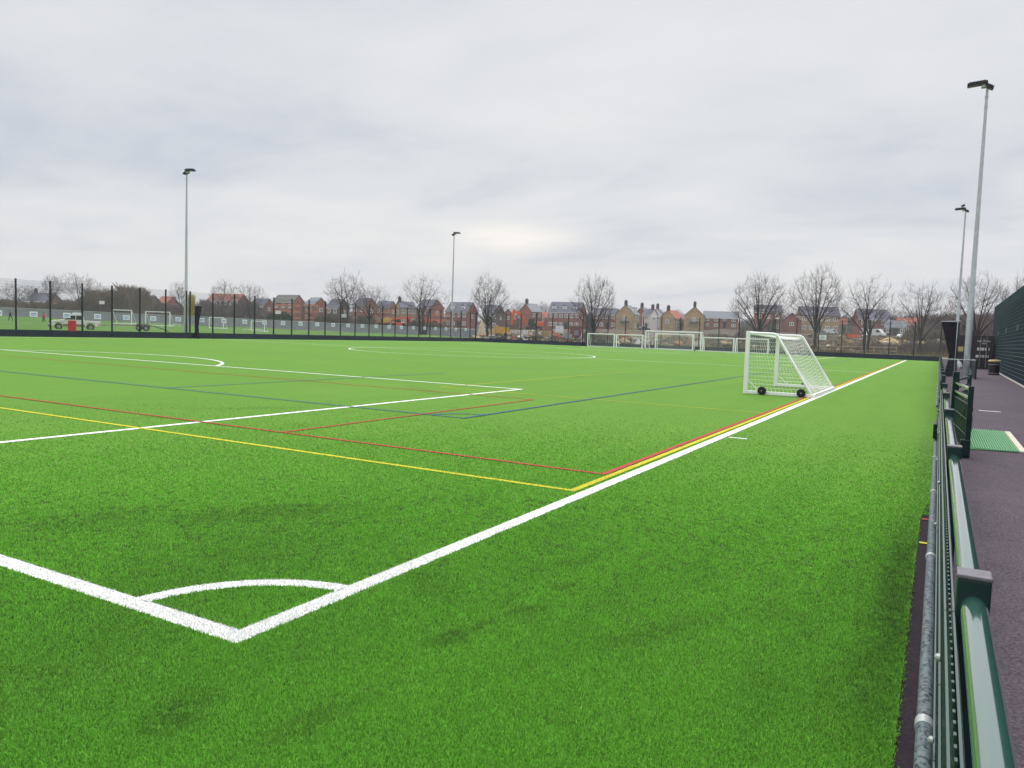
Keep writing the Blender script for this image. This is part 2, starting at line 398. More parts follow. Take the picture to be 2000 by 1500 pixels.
# -- the pile of the turf near by: real fibres
def fibres(name, n, seed, mats, region, colour_of, h=(.009, .024), w=.0038):
    rng = np.random.default_rng(seed)
    x, y = region(rng, n); n = len(x)
    mi = colour_of(x, y); shorter = np.where(mi > 0, .72, 1.)
    hh = rng.uniform(h[0], h[1], n)*shorter*np.clip(1.12-np.hypot(x-CAM[0], y-CAM[1])/26, .35, 1); yaw = rng.uniform(0, 2*PI, n); lean = np.abs(rng.normal(0, .5, n)).clip(0, 1.2)
    la = rng.uniform(0, 2*PI, n)
    ww = w*rng.uniform(.7, 1.4, n)
    dist = np.hypot(x-CAM[0], y-CAM[1]); ww = ww*np.clip(dist/4., 1, 3.)
    cx, cy = np.cos(yaw), np.sin(yaw); lx, ly = np.cos(la)*np.sin(lean), np.sin(la)*np.sin(lean)
    V = np.zeros((n, 5, 3), np.float32)
    V[:, 0] = np.stack([x-cx*ww/2, y-cy*ww/2, np.zeros(n)], 1); V[:, 1] = np.stack([x+cx*ww/2, y+cy*ww/2, np.zeros(n)], 1)
    mx, my, mz = x+lx*hh*.35, y+ly*hh*.35, hh*.6*np.cos(lean*.6)
    V[:, 2] = np.stack([mx+cx*ww*.45, my+cy*ww*.45, mz], 1); V[:, 3] = np.stack([mx-cx*ww*.45, my-cy*ww*.45, mz], 1)
    V[:, 4] = np.stack([x+lx*hh, y+ly*hh, hh*np.cos(lean)], 1)
    me = bpy.data.meshes.new(name); me.vertices.add(n*5); me.vertices.foreach_set('co', V.ravel())
    idx = (np.arange(n)[:, None]*5+np.array([0, 1, 2, 3, 3, 2, 4])[None]).astype(np.int32)
    me.loops.add(n*7); me.loops.foreach_set('vertex_index', idx.ravel())
    me.polygons.add(n*2); ls = (np.arange(n)[:, None]*7+np.array([0, 4])[None]).astype(np.int32)
    me.polygons.foreach_set('loop_start', ls.ravel())
    me.polygons.foreach_set('material_index', np.repeat(mi, 2).astype(np.int32))
    for m in mats: me.materials.append(m)
    me.update(); me.validate()
    o = bpy.data.objects.new(name, me); COL.objects.link(o); tag(o, kind='stuff'); return o
NEAR, FARF = 2.2, 20.
def wedge(rng, n):
    # density falls with distance; the wedge is wider than the picture on both sides
    t = rng.random(n)
    k = 2.0                                       # density ~ r^-k
    r = NEAR*(FARF/NEAR)**t
    keep = rng.random(n) < np.clip((FARF-r)/16.5, 0, 1)**2.1
    a = YAW+rng.uniform(-.72, .74, n)
    x = CAM[0]+r*np.cos(a); y = CAM[1]+r*np.sin(a)
    edge = np.where(x < 5.7, -2.945, -3.05)+rng.normal(0, .012, n)
    keep &= (y > edge)
    return x[keep], y[keep]
def line_kind(x, y):
    k = np.zeros(len(x), int)
    d = np.hypot(x, y)
    for kind, rects in ((2, YR), (3, RR_), (4, BR), (1, WR)):
        for x0, y0, x1, y1 in rects: k[(x > x0) & (x < x1) & (y > y0) & (y < y1)] = kind
    k[(d < 1.0) & (d > .88) & (x > 0) & (y > 0)] = 1
    return k
WR = [(0, 0, 99, lw), (0, 0, lw, 60), (10.12, -.34, 10.2, -.04), (0, PY, 16.5, PY+.12), (16.38, PY, 16.5, 60)]
YR = [(4.5, .185, 99, .265), (4.5, .265, 4.58, 60), (15.05, .3, 15.12, 9.2), (15.05, 9.13, 30.5, 9.2)]
RR_ = [(5.58, .285, 99, .355), (5.58, .355, 5.64, 60), (5.64, 5.47, 13.75, 5.53), (13.69, 5.53, 13.75, 60)]
BR = [(9.15, 4.54, 99, 4.60), (9.15, 4.6, 9.21, 60), (9.2, 13.02, 21, 13.08)]
NF = 2400000
fibres('turf_fibre', NF, 5, [M['turf_fibre'], M['fibre_white'], M['fibre_yellow'], M['fibre_red'], M['fibre_blue']], wedge, line_kind)

# ------------------------------------------------------------------ spectator barrier, right
BP = [-3.29, -.27, 2.73, 5.85, 8.85, 11.8] + [15.8+3.02*i for i in range(27)]
bar = thing('spectator_barrier', 'waist-high dark green barrier with round top rail beside the tarmac path', 'barrier')
pm = MB(); pm.box((0, 0, .51), (.08, .078, 1.02)); post0 = pm.build('post', M['dark_green'], bar, bevel=.004)
cm = MB(); cm.box((0, 0, 1.026), (.083, .081, .012)); cap0 = cm.build('cap', M['cap_sky_grey'], post0, bevel=.004)
post0.location = (BP[0], -3.128, 0)
for x in BP[1:]:
    p = part(post0, bar, (x, -3.128, 0)); part(cap0, p)
def panel_868(w, h, z0, name='mesh_panel', pair=.2, vert=.05, rad=.0034, hr=.0046, m='mesh_green', sides=4):
    b = MB(); n = int(round(w/vert))
    for i in range(n+1):
        x = i*w/n; b.poly([(x, 0, z0), (x, 0, z0+h+.001)], rad, sides, cap=True, phase=PI/4)
    k = int(round(h/pair))
    for j in range(k+1):
        z = z0+j*h/k - (.006 if j == k else 0)
        for s in (-1, 1): b.poly([(0, s*(rad+hr+.002), z), (w, s*(rad+hr+.002), z)], hr, sides+1 if sides == 4 else sides, cap=False)
    return b
pn = panel_868(1, .86, .06, vert=.05/3.02).build('mesh_panel', M['mesh_green'], bar)
first = True
for i in range(len(BP)-1):
    if i == 5: continue
    x0, x1 = BP[i], BP[i+1]
    if first:
        pn.location = (x0, -3.078, 0); pn.scale = (x1-x0-.006, 1, 1); first = False
    else: part(pn, bar, (x0, -3.078, 0), (0, 0, 0), (x1-x0-.006, 1, 1))
for i in range(len(BP)-1):
    if i == 5: continue
    MB().poly([(BP[i]+.03, -3.131, .945), (BP[i+1]-.03, -3.131, .945)], .0325, 24, cap=False).build('rail', M['rail_green'], bar, smooth=True)
# galvanised tube clipped low along the pitch side
for a, b_ in ((-3.2, 9.9), (15.9, 60)):
    n = 60; rr = random.Random(4)
    tb = MB().poly([(a+(b_-a)*i/n, -3.044, .36+rr.uniform(-.002, .002)) for i in range(n+1)], .0245, 14).build('tube', M['galvanised'], bar, smooth=True)
    x = a+1.1
    while x < min(b_, 30):
        MB().poly([(x-.028, -3.044, .36), (x+.028, -3.044, .36)], .0290, 14).build('strap', M['strap_grey'], tb, smooth=True); x += 2.33
# dark green clip bracket half way
MB().box((9.2, -3.03, .5), (.5, .05, .2)).build('bracket', M['dark_green'], bar, bevel=.01)
for x in BP[1:6]:
    for z, dx in ((.80, -.05), (.52, .06)):
        MB().lathe([(.004, -.008), (.011, -.004), (.011, .004), (.004, .009)], 10, (x+dx, -3.058, z), 'y').build('bolt', M['strap_grey'], bar, smooth=True)
# return and posts beside the lamp mast
rt = MB()
rt.poly([(43.6, -3.13, .98), (43.6, -4.72, .98)], .03, 10)
rt.build('rail', M['rail_green'], bar, smooth=True)
part(post0, bar, (43.6, -4.74, 0)); part(post0, bar, (48.8, -4.74, 0))
MB().poly([(43.6, -4.74, .98), (48.8, -4.74, .98)], .03, 10).build('rail', M['rail_green'], bar, smooth=True)
pe = part(pn, bar, (43.6, -4.70, 0), (0, 0, 0), (5.2, 1, 1))
part(pn, bar, (43.6, -4.7, 0), (0, 0, PI/2), (1.6, 1, 1))

def gate_leaf(name, label, hx, hy, ex, ey, top, hinge_post):
    Lg = math.hypot(ex-hx, ey-hy); t = thing(name, label, 'gate', (hx, hy, 0), math.atan2(ey-hy, ex-hx), 'open gates in the spectator barrier')
    b = MB(); b.box((Lg, 0, top/2+.02), (.08, .07, top)); b.build('end_post', M['dark_green'], t, bevel=.006)
    if hinge_post: MB().box((0, 0, .6), (.1, .1, 1.2)).build('hinge_post', M['dark_green'], t, bevel=.006)
    for z in (top-.03, top-.17): MB().poly([(.05, 0, z), (Lg-.04, 0, z)], .028, 14).build('rail', M['rail_green'], t, smooth=True)
    f = panel_868(Lg-.12, top-.34, .08); f2 = f.build('mesh_panel', M['mesh_green'], t); f2.location = (.06, 0, 0)
    bk = MB(); bk.poly([(.05, 0, .1), (Lg-.05, 0, top-.22)], .012, 6); bk.build('brace', M['dark_green'], t)
    bx = MB(); bx.box((Lg+.02, -.03, .13), (.14, .13, .26)); bx.build('drop_bolt_box', M['dark_green'], t, bevel=.008)
    MB().poly([(Lg-.1, .05, top-.3), (Lg-.18, .06, top-.36), (Lg-.1, .05, top-.42)], .008, 6).build('latch_chain', M['steel'], t)
    return t
gate_leaf('barrier_gate', 'open dark green barrier gate leaf beside the green mat', 12.9, -3.30, 10.55, -3.46, 1.04, True)
gate_leaf('barrier_gate', 'short open barrier gate leaf behind the longer leaf beside the green mat', 13.06, -3.34, 14.9, -3.57, 1.08, False)

# mat on the path
mt = thing('drainage_mat', 'bright green ribbed mat with pale edging lying on the path', 'mat', (0, 0, 0))
b = MB(); b.add([(11.65, -3.55, .0), (15.1, -3.6, .0), (15.1, -4.23, .0), (11.8, -4.2, .0)], [(3, 2, 1, 0)]); b.build('mat_base', M['mat_green'], mt)
b = MB()
for i in range(18):
    y = -3.6-.6*i/17; b.box((13.4, y, .014), (3.35, .012, .016))
b.build('ribs', M['mat_light'], mt)
b = MB().box((13.4, -4.27, .006), (3.3, .09, .03)); b.build('edging', M['beige_strip'], mt)

# ------------------------------------------------------------------ tall green screen wall on the right
sw = thing('screen_fence', 'tall dark green screened fence along the right of the path', 'fence')
wall_at = lambda x: -6.42-.0125*(x-38)
b = MB(); X0, X1 = -16., 73.5
def top_at(x): return 4.45+max(-10, x-36)*.0175
b.add([(X0, wall_at(X0), .02), (X1, wall_at(X1), .02), (X1, wall_at(X1), top_at(X1)), (X0, wall_at(X0), top_at(X0)),
       (X0, wall_at(X0)-.05, .02), (X1, wall_at(X1)-.05, .02), (X1, wall_at(X1)-.05, top_at(X1)), (X0, wall_at(X0)-.05, top_at(X0))],
      [(3, 2, 1, 0), (4, 5, 6, 7), (0, 1, 5, 4), (2, 3, 7, 6), (1, 2, 6, 5), (3, 0, 4, 7)])
b.build('screen', M['screen_green'], sw)
b = MB(); z = .25
while z < 4.4:
    b.poly([(X0, wall_at(X0)+.012, z), (X1, wall_at(X1)+.012, z)], .008, 4); z += .2
b.build('mesh_wire', M['mesh_green'], sw)
x = X0
while x < X1:
    MB().box((x, wall_at(x)-.09, (top_at(x))/2), (.06, .07, top_at(x)+.05)).build('post', M['dark_green'], sw); x += 2.52
for x in (63.5, 54.2, 44.5):
    MB().box((x, wall_at(x)+.04, 2.75), (.05, .05, .32)).build('bracket', M['steel'], sw)
b = MB(); b.add([(X0, wall_at(X0)+.005, .004), (X1, wall_at(X1)+.005, .004), (X1, wall_at(X1)+.14, .004), (X0, wall_at(X0)+.14, .004)], [(3, 2, 1, 0)])
tag(b.build('kerb_edging', M['concrete']), kind='structure')

# bin
bn = thing('litter_bin', 'round dark litter bin with gold rim against the green screen fence', 'bin', (53.2, -6.05, 0)); bn.scale = (.86, .86, .93)
MB().lathe([(.33, 0), (.36, .02), (.36, .07), (.33, .09), (.345, .66), (.33, .68)], 24).build('bin_body', M['bin_brown'], bn, smooth=True)
MB().lathe([(.362, .085), (.366, .09), (.366, .12), (.35, .125)], 24).build('base_band', M['steel'], bn, smooth=True)
MB().lathe([(.35, .66), (.36, .665), (.36, .7), (.34, .71)], 24).build('rim', M['steel'], bn, smooth=True)
b = MB()
for k in range(4):
    a = k*PI/2+.5; b.box((.3*math.cos(a), .3*math.sin(a), .80), (.05, .05, .2), rz=a)
b.build('support', M['bin_brown'], bn)
MB().lathe([(.35, .86), (.40, .87), (.40, .93), (.34, .99), (.1, 1.01)], 24).build('lid', M['bin_gold'], bn, smooth=True)

# shipping container
def text_mesh(name, body, size, m, parent, loc, rot, align='LEFT'):
    cu = bpy.data.curves.new('t', 'FONT'); cu.body = body; cu.size = size; cu.align_x = align; cu.extrude = .002; cu.offset = .006*size/.2
    o = bpy.data.objects.new('t', cu); COL.objects.link(o)
    dg = bpy.context.evaluated_depsgraph_get(); me = bpy.data.meshes.new_from_object(o.evaluated_get(dg)); me.name = name
    bpy.data.objects.remove(o)
    me.materials.clear(); me.materials.append(m)
    q = bpy.data.objects.new(name, me); COL.objects.link(q); q.parent = parent; q.location = loc; q.rotation_euler = rot
    return q
ct = thing('shipping_container', 'dark brown shipping container closing the end of the path', 'container', (67.3, -5.47, 0))
b = MB(); b.box((3.05, 0, 1.30), (6.0, 2.36, 2.44))
for i in range(22):
    for s in (-1, 1): b.box((.2+i*.27, s*1.19, 1.3), (.13, .04, 2.2))
b.build('container_body', M['container_brown'], ct)
b = MB()
for y in (-1.16, 1.16): b.box((.03, y, 1.3), (.16, .16, 2.59))
b.box((.03, 0, .09), (.16, 2.16, .18)); b.box((.03, 0, 2.52), (.16, 2.16, .15))
b.build('end_frame', M['container_brown'], ct, bevel=.01)
for y in (-.55, .55):
    d = MB(); d.box((-.02, y, 1.31), (.04, 1.05, 2.24))
    for z in (.55, 1.05, 1.55, 2.05): d.box((-.05, y, z), (.035, .9, .26))
    dr = d.build('door', M['container_brown'], ct, bevel=.006)
    for yy in (y-.2, y+.22) if y < 0 else (y-.22, y+.1):
        MB().poly([(-.10, yy, .12), (-.10, yy, 2.5)], .02, 8).build('locking_bar', M['steel'], dr)
    h = MB(); h.box((-.12, y-.05, .98), (.03, .5, .035)); h.box((-.11, y, 2.3), (.05, .12, .1)); h.build('handle', M['steel'], dr)
RXY = (PI/2, 0, -PI/2)
text_mesh('lettering', 'NBLU 438028 8', .135, M['letter_white'], ct, (-.075, -.1, 2.12), RXY)
text_mesh('lettering', '22G1', .135, M['letter_white'], ct, (-.075, -.42, 1.94), RXY)
b = MB()
for i, (y, w_) in enumerate(((-.2, .16), (-.38, .10), (-.52, .16), (-.70, .10), (-.92, .06))): b.box((-.085, y, 1.55), (.01, w_, .22))
for i, (y, w_) in enumerate(((-.16, .2), (-.36, .1), (-.55, .16), (-.75, .14), (-.9, .06))): b.box((-.085, y, .98), (.01, w_, .2))
b.build('marking_plate', M['letter_white'], ct)
MB().box((-.085, .98, 1.5), (.01, .36, .38)).build('warning_plate', M['bin_gold'], ct)
MB().box((-.085, .62, 2.05), (.01, .16, .2)).build('marking_plate', M['sign_blue'], ct)
# white sack by the mast
sk = MB()
for (x, y, z, r) in ((0, 0, .35, .3), (.1, .12, .62, .22), (-.1, -.1, .2, .26)): sk.lathe([(.02, -r), (r*.7, -r*.7), (r, 0), (r*.7, r*.7), (.02, r)], 10, (x, y, z))
o = sk.build('white_sack', M['sign_white'], smooth=True); o.scale = (.7, .7, .8); o.location = (58, -4.25, .15); tag(o, 'crumpled white sack beside the path behind the dark hanging net', 'sack')

# ------------------------------------------------------------------ light masts
def mast(label, x, y, h, toward, extra=False):
    t = thing('light_mast', label, 'light mast', (x, y, 0), 0 if toward > 0 else PI, 'floodlight masts around the pitch')
    b = MB(); b.poly([(0, 0, 0), (0, 0, 3.4), (0, 0, 3.46), (0, 0, h*.52), (0, 0, h-.7), (0, 0, h-.1)], [.162, .158, .142, .112, .07, .06], 16)
    b.build('pole', M['pole_grey'], t, smooth=True)
    MB().box((0, 0, .9), (.36, .24, .7)).build('base_box', M['pole_grey'], t, bevel=.01)
    for q in (.5, 1.05): MB().poly([(0, 0, h-q-.05), (0, 0, h-q+.05)], .088, 12).build('collar', M['pole_grey'], t)
    MB().box((0, .05, h+.05), (.34, .46, .12)).build('bracket', M['pole_grey'], t, bevel=.02)
    def head(cy, cz, ln, wd, tilt, name='floodlight'):
        Mx = Matrix.Rotation(tilt, 3, 'X')
        f = MB(); f.box((0, cy, cz), (wd, ln, .13), M=Mx); f.box((0, cy, cz+.09), (wd*.8, ln*.8, .05), M=Mx)
        for k in range(5): f.box(Vector((0, cy, cz)) + Mx @ Vector((0, -ln/2+ln*(k+.5)/5, .12)), (wd*.7, .02, .05), M=Mx)
        fo = f.build(name, M['lamp_black'], t, bevel=.015)
        g = MB(); g.box(Vector((0, cy, cz)) + Mx @ Vector((0, 0, -.07)), (wd*.86, ln*.86, .012), M=Mx); g.build('lens', M['lamp_glass'], fo)
    head(.47, h+.22, .95, .5, R(-4)); head(-.10, h+.0, .40, .46, R(28))
    if extra: head(.25, h+.52, .34, .3, R(-24))
    return t
mast('tall grey floodlight mast rising beside the barrier, nearest of the masts', 46.3, -4.38, 15.65, 1)
mast('floodlight mast behind the shipping container with a small third lamp on top', 87, -4.45, 15.3, 1, True)
mast('floodlight mast standing behind the fence beside the hanging net and white goals', 44.65, 58.5, 15.2, -1)
mast('floodlight mast at the far corner of the side fence in front of slate roofed houses', 89.05, 58.5, 15.2, -1)

# ------------------------------------------------------------------ gathered divider nets
def divider(label, x, y, side):
    t = thing('divider_net', label, 'net', (x, y, 0), 0, 'gathered divider nets')
    MB().box((0, -.46*side, 1.5), (.09, .09, 3.02)).build('post', M['dark_green'], t)
    MB().poly([(0, -.52*side, 3.09), (0, -.3*side, 3.06), (0, .42*side, 3.04)], .03, 6).build('arm', M['steel'], t)
    b = MB(); rr = random.Random(3); n = 26; vs = []; m = 18
    for i in range(m+1):
        z = 3.02*(1-i/m)
        if z > 1.2: hw = .15+(.38-.15)*((z-1.2)/1.82)**.9
        else: hw = .15+.10*((1.2-z)/1.2)**1.5
        cy = -.36+hw
        for k in range(n):
            a = 2*PI*k/n; wob = 1+.14*math.sin(7*a+z*.7)+rr.uniform(-.03, .03)
            vs.append((.13*math.sin(a)*wob, side*(cy-.02+hw*math.cos(a)*(.94+.06*wob)), z))
    fs = [(i*n+k, i*n+(k+1) % n, (i+1)*n+(k+1) % n, (i+1)*n+k) for i in range(m) for k in range(n)]
    b.add(vs, fs); b.build('net_bundle', M['net_black'], t, smooth=True)
divider('black gathered net hanging by the barrier in front of the tall mast', 46.5, -3.42, 1)
divider('black gathered net hanging against the side fence near the white goals', 44.9, FY-.55, -1)

# ------------------------------------------------------------------ far fences
SP = 2.54
def fence_run(label, pts, group, boards=True):
    """pts: consecutive posts; one fence"""
    t = thing('sports_fence', label, 'fence', (0, 0, 0), 0, group)
    return t
panel_mesh = None
post_mesh = None
def fence_panel(t, a, b_, h=4.3, board=.55):
    global panel_mesh
    d = Vector(b_)-Vector(a); w = d.length; rz = math.atan2(d.y, d.x)
    if panel_mesh is None:
        pb = MB(); n = 50
        for i in range(n): pb.poly([(i/n, 0, .05), (i/n, 0, 4.28)], .0021, 3, cap=False)
        for j in range(22):
            z = .1+j*.199
            for s in (-1, 1): pb.poly([(0, s*.008, z), (1, s*.008, z)], .0034, 3, cap=False)
        o = pb.build('mesh_panel', M['mesh_green'], t); panel_mesh = o
        o.location = a; o.rotation_euler = (0, 0, rz); o.scale = (w, 1, 1)
    else: part(panel_mesh, t, a, (0, 0, rz), (w, 1, 1))
def fence_post(t, p, h=4.35):
    global post_mesh
    if post_mesh is None:
        post_mesh = MB().box((0, 0, h/2), (.10, .10, h)).build('post', M['post_dark'], t); post_mesh.location = p
    else: part(post_mesh, t, p)
def board(t, a, b_, off=(0, 0), h=.52):
    a = Vector(a); b_ = Vector(b_); d = (b_-a); rz = math.atan2(d.y, d.x); c = (a+b_)/2
    MB().box((c.x+off[0], c.y+off[1], h/2), (d.length-.02, .05, h), rz=rz).build('kick_board', M['board_navy'], t)
    
fl = thing('sports_fence', 'long tall green mesh fence along the left side of the pitch with white notices', 'fence', group='mesh fences around the pitch')
lx = [29.15+SP*i for i in range(-2, 26)]
lx = [x for x in lx if x < FX-1]
lp = [(x, FY, 0) for x in lx] + [(FX-.12, FY, 0)]
for p in lp: fence_post(fl, p)
for a, b_ in zip(lp[:-1], lp[1:]): fence_panel(fl, a, b_); board(fl, a, b_, (0, -.07))
fence_post(fl, (44.0, FY, 0))
fe = thing('sports_fence', 'tall green mesh fence across the far end stepping back behind the stored goals', 'fence', group='mesh fences around the pitch')
ey = [57.6, 54.95, 52.45, 49.95, 47.45, 44.9, 42.4, 40.2]
segs = [[(FX, y, 0) for y in ey]]
segs[0] += [(RX, 40.2, 0)]
segs[0] += [(RX, 40.2-2.58*i, 0) for i in range(1, 10)] + [(RX, 14.6, 0), (FX, 14.6, 0)]
segs[0] += [(FX, 14.6-2.52*i, 0) for i in range(1, 7)] + [(FX, -3.1, 0)]
pp = segs[0]
for i, p in enumerate(pp): fence_post(fe, p)
for a, b_ in zip(pp[:-1], pp[1:]):
    fence_panel(fe, a, b_); board(fe, a, b_, (-.07, 0) if a[0] == b_[0] else (0, 0))
# braced panels at the mouth of the recess
for y in (40.0, 14.75):
    for k in range(5): part(panel_mesh, fe, (FX+.2+.1*k, y-.12 if y > 30 else y+.12, 0), (0, 0, .12*k), (2.2, 1, 1))

# notices on the side fence
def notice(name, label, loc, rz, w, h, lines, col='sign_blue', group=None):
    t = thing(name, label, 'sign', loc, rz, group)
    MB().box((0, 0, 0), (w, .012, h)).build('board', M['sign_white'], t)
    b = MB()
    for (x0, z0, ww, hh) in lines: b.box((x0*w, -.009, z0*h), (ww*w, .004, hh*h))
    b.build('lettering', M[col], t)
    return t
ordn = ['first', 'second', 'third', 'fourth', 'fifth', 'sixth', 'seventh', 'eighth', 'ninth', 'tenth', 'eleventh', 'twelfth', 'thirteenth', 'fourteenth', 'fifteenth', 'sixteenth',
        'seventeenth', 'eighteenth', 'nineteenth', 'twentieth', 'twenty-first', 'twenty-second', 'twenty-third', 'twenty-fourth', 'twenty-fifth', 'twenty-sixth', 'twenty-seventh']
proto = None; k = 0
near_word = {0: 'at the left end of the picture', 1: 'between the two distant walkers', 2: 'in front of the pickup roof', 3: 'behind the pickup tailgate', 5: 'inside the second white goal'}
mids = [(a[0]+b_[0])/2 for a, b_ in zip(lp[1:-1], lp[2:])]
for i, x in enumerate(mids):
    if x > FX-2: continue
    z = 1.72
    lab = f'{ordn[i]} small white notice from the left on the green side fence'
    if proto is None:
        proto = notice('notice', lab, (x, FY-.03, z), 0, .58, .40, [(0, .12, .7, .2), (0, -.16, .8, .12), (-.1, -.32, .4, .07)], group='white notices on the side fence')
    else:
        c = dup(proto); c.location = (x, FY-.03, z); c['label'] = lab
notice('notice', 'white notice on the end fence beside a bare tree right of the near goal', (FX-.04, 9.15, 2.25), -PI/2, .85, .55, [(0, .25, .5, .16), (0, -.05, .75, .1), (0, -.25, .6, .1)], 'car_grey')
rp = MB(); rp.box((0, 0, 0), (.64, .06, .86))
for i in range(7): rp.box((-.27+i*.09, -.04, 0), (.035, .03, .82))
o = rp.build('red_panel', M['red_sheet']); o.location = (33.35, FY-.08, .90); tag(o, 'red ribbed panel hanging on the side fence in front of the pickup', 'panel')

# ------------------------------------------------------------------ goals
def net_grid(b, f, nu, nv, r=.0035):
    """f(u,v)->point; twine lines both ways"""
    for i in range(nu+1): b.poly([f(i/nu, j/nv) for j in range(nv+1)], r, 3, cap=False)
    for j in range(nv+1): b.poly([f(i/nu, j/nv) for i in range(nu+1)], r, 3, cap=False)
def wheel(t, c, axis, r=.15, w=.09):
    o = MB().lathe([(r*.5, -w/2), (r*.92, -w/2), (r, -w*.25), (r, w*.25), (r*.92, w/2), (r*.5, w/2)], 18, c, axis).build('wheel', M['black_rubber'], t, smooth=True)
    MB().lathe([(r*.18, -w/2-.012), (r*.18, w/2+.012)], 10, c, axis).build('hub', M['steel'], o)
def goal(label, x, y, rz, w, h, dtop, dbot, post=.10, back=.05, mesh=.13, tw=.0035, wheels=((.55,), (.55,)), group=None, sag=.12, skew=0.):
    """local: mouth along +x from 0 to w in plane y=0, net towards -y"""
    t = thing('football_goal', label, 'goal', (x, y, 0), rz, group)
    for px_ in (0, w):
        p = MB(); p.box((px_, 0, h/2), (post, post, h)); p.build('post', M['goal_white'], t, bevel=.012)
    MB().box((w/2, 0, h-post/2+.002), (w-post-.004, post*.98, post*.98)).build('crossbar', M['goal_white'], t, bevel=.012)
    for px_ in (0, w):
        f = MB(); f.poly([(px_, -post/2, h-back), (px_, -dtop+.08, h-back), (px_, -dtop-.02, h-back-.05), (px_, -dbot+.06, .09)], back*.62, 10)
        f.build('stanchion', M['goal_white'], t, smooth=True)
        s = MB(); s.box((px_, -dbot/2-post/4, .055), (.085, dbot-post/2, .10)); s.build('base_bar', M['goal_white'], t, bevel=.01)
        k = MB(); k.poly([(px_, -post/2, .42), (px_, -.40, .10)], .012, 6); k.build('brace', M['goal_white'], t)
    MB().box((w/2, -dbot+.0, .057), (w+.09, .09, .104)).build('back_bar', M['goal_white'], t, bevel=.01)
    b = MB()
    yb, zt = -dtop, h-back
    sl = math.hypot(dbot-dtop, h)
    def roof(u, v): return (u*w, -post/2-(dtop-post/2)*v, zt-.03-sag*.9*math.sin(PI*u)*(v*.9+.1*math.sin(PI*v))-.02*math.sin(9*u))
    def rear(u, v):
        x_ = u*w; dy = -dtop-(dbot-.05-dtop)*v; z_ = zt-.05-(zt-.14)*v
        s_ = math.sin(PI*u)**.6
        return (x_, dy+.10*s_*math.sin(PI*v), z_-sag*s_*(1-v)*(.9)-sag*1.3*s_*math.sin(PI*v)+.012*math.sin(23*u+11*v))
    net_grid(b, roof, max(4, int(w/mesh)), max(2, int(dtop/mesh)), tw); net_grid(b, rear, max(4, int(w/mesh)), max(4, int(sl/mesh)), tw)
    for px_ in (.0, w):
        def sd(u, v):
            z_ = .1+(zt-.12)*v; ymax = dtop+(dbot-dtop)*(1-v)
            return (px_+(.03 if px_ == 0 else -.03)+.02*math.sin(7*u+5*v), -post/2-(ymax-post/2)*u, z_-.015*math.sin(PI*u)*math.sin(9*v))
        net_grid(b, sd, max(4, int(dbot/mesh)), max(4, int(h/mesh)), tw)
    b.build('net', M['net_white'], t)
    for px_, ws in zip((0, w), wheels):
        for q in ws: wheel(t, (px_+(-.09 if px_ == 0 else .09), -q, .125), 'x', .125)
    return t
goal('white wheeled goal standing on the touchline with sagging net', 21.05, 2.06, 0, 4.9, 1.9, .82, 1.95, .12, .06, .12, .0044, ((.5, 1.62), (1.0,)), sag=.16)
gs = 'white wheeled goals stored along the far end'
def far_goal(label, y1, y0, x, h, dt, db):
    goal(label, x, y1, -PI/2, y1-y0, h, -dt, -db) if False else None
    return goal(label, x, y0, PI/2, y1-y0, h, dt, db, .11, .06, .16, .0035, ((db*.8,), (db*.8,)), gs)
# mouth along +y after the turn, net towards +x
far_goal('small stored goal at the left end of the row', 38.95, 35.1, 93.3, 1.83, .5, 1.1)
far_goal('small stored goal just left of the largest stored goal', 34.75, 31.15, 93.3, 1.83, .5, 1.1)
far_goal('largest stored goal, standing behind a lower goal', 30.9, 23.55, 93.9, 2.44, .8, 1.8)
far_goal('middle sized stored goal standing inside the mouth of the largest one', 29.2, 24.3, 92.9, 2.10, .5, .9)
far_goal('small stored goal just right of the largest stored goal', 23.05, 19.2, 93.0, 1.83, .5, 1.1)
far_goal('small stored goal at the right end, half behind the near goal', 18.9, 15.1, 93.0, 1.83, .5, 1.1)
def field_goal(label, x0, x1, yb, D, h):
    p = at((x0+x1)/2, yb, D); w = (x1-x0)*D/FOC
    t = thing('field_goal', label, 'goal', p, VIEW-.10, 'white goals on the grass field')
    for s in (-1, 1): MB().box((s*w/2, 0, h/2), (.12, .12, h)).build('post', M['goal_white'], t)
    MB().box((0, 0, h-.07), (w-.17, .15, .15)).build('crossbar', M['goal_white'], t)
    MB().box((0, 1.4, .1), (w, .16, .16)).build('back_bar', M['goal_white'], t)
    for s in (-1, 1):
        b = MB(); b.poly([(s*w/2, .05, h-.06), (s*w/2, 1.4, .15)], .035, 6); b.poly([(s*w/2, .1, .1), (s*w/2, 1.4, .1)], .06, 6); b.build('stanchion', M['goal_white'], t)
field_goal('large white goal on the grass behind the trailer', 218, 258, 633, 132, 2.5)
field_goal('white goal on the grass left of the tall left mast', 283, 333, 637, 130, 2.5)
field_goal('smaller white goal on the grass just right of the black net', 408, 437, 642, 132, 2.0)
field_goal('smallest white goal on the grass in front of the grey hoarding', 490, 517, 648, 132, 1.9)
for i, (x0, x1, y, lab) in enumerate(((338, 352, 638, 'low white bench on the grass left of the black net'), (474, 512, 648, 'long low white bench in front of the smallest field goal'))):
    p = at((x0+x1)/2, y, 122); w = (x1-x0)*122/FOC
    t = thing('bench', lab, 'bench', p, VIEW, 'low white benches on the grass')
    MB().box((0, 0, .38), (w, .3, .07)).build('seat', M['frame_white'], t)
    for s in (-.4, .4): MB().box((s*w, 0, .17), (.08, .26, .35)).build('leg', M['frame_white'], t)

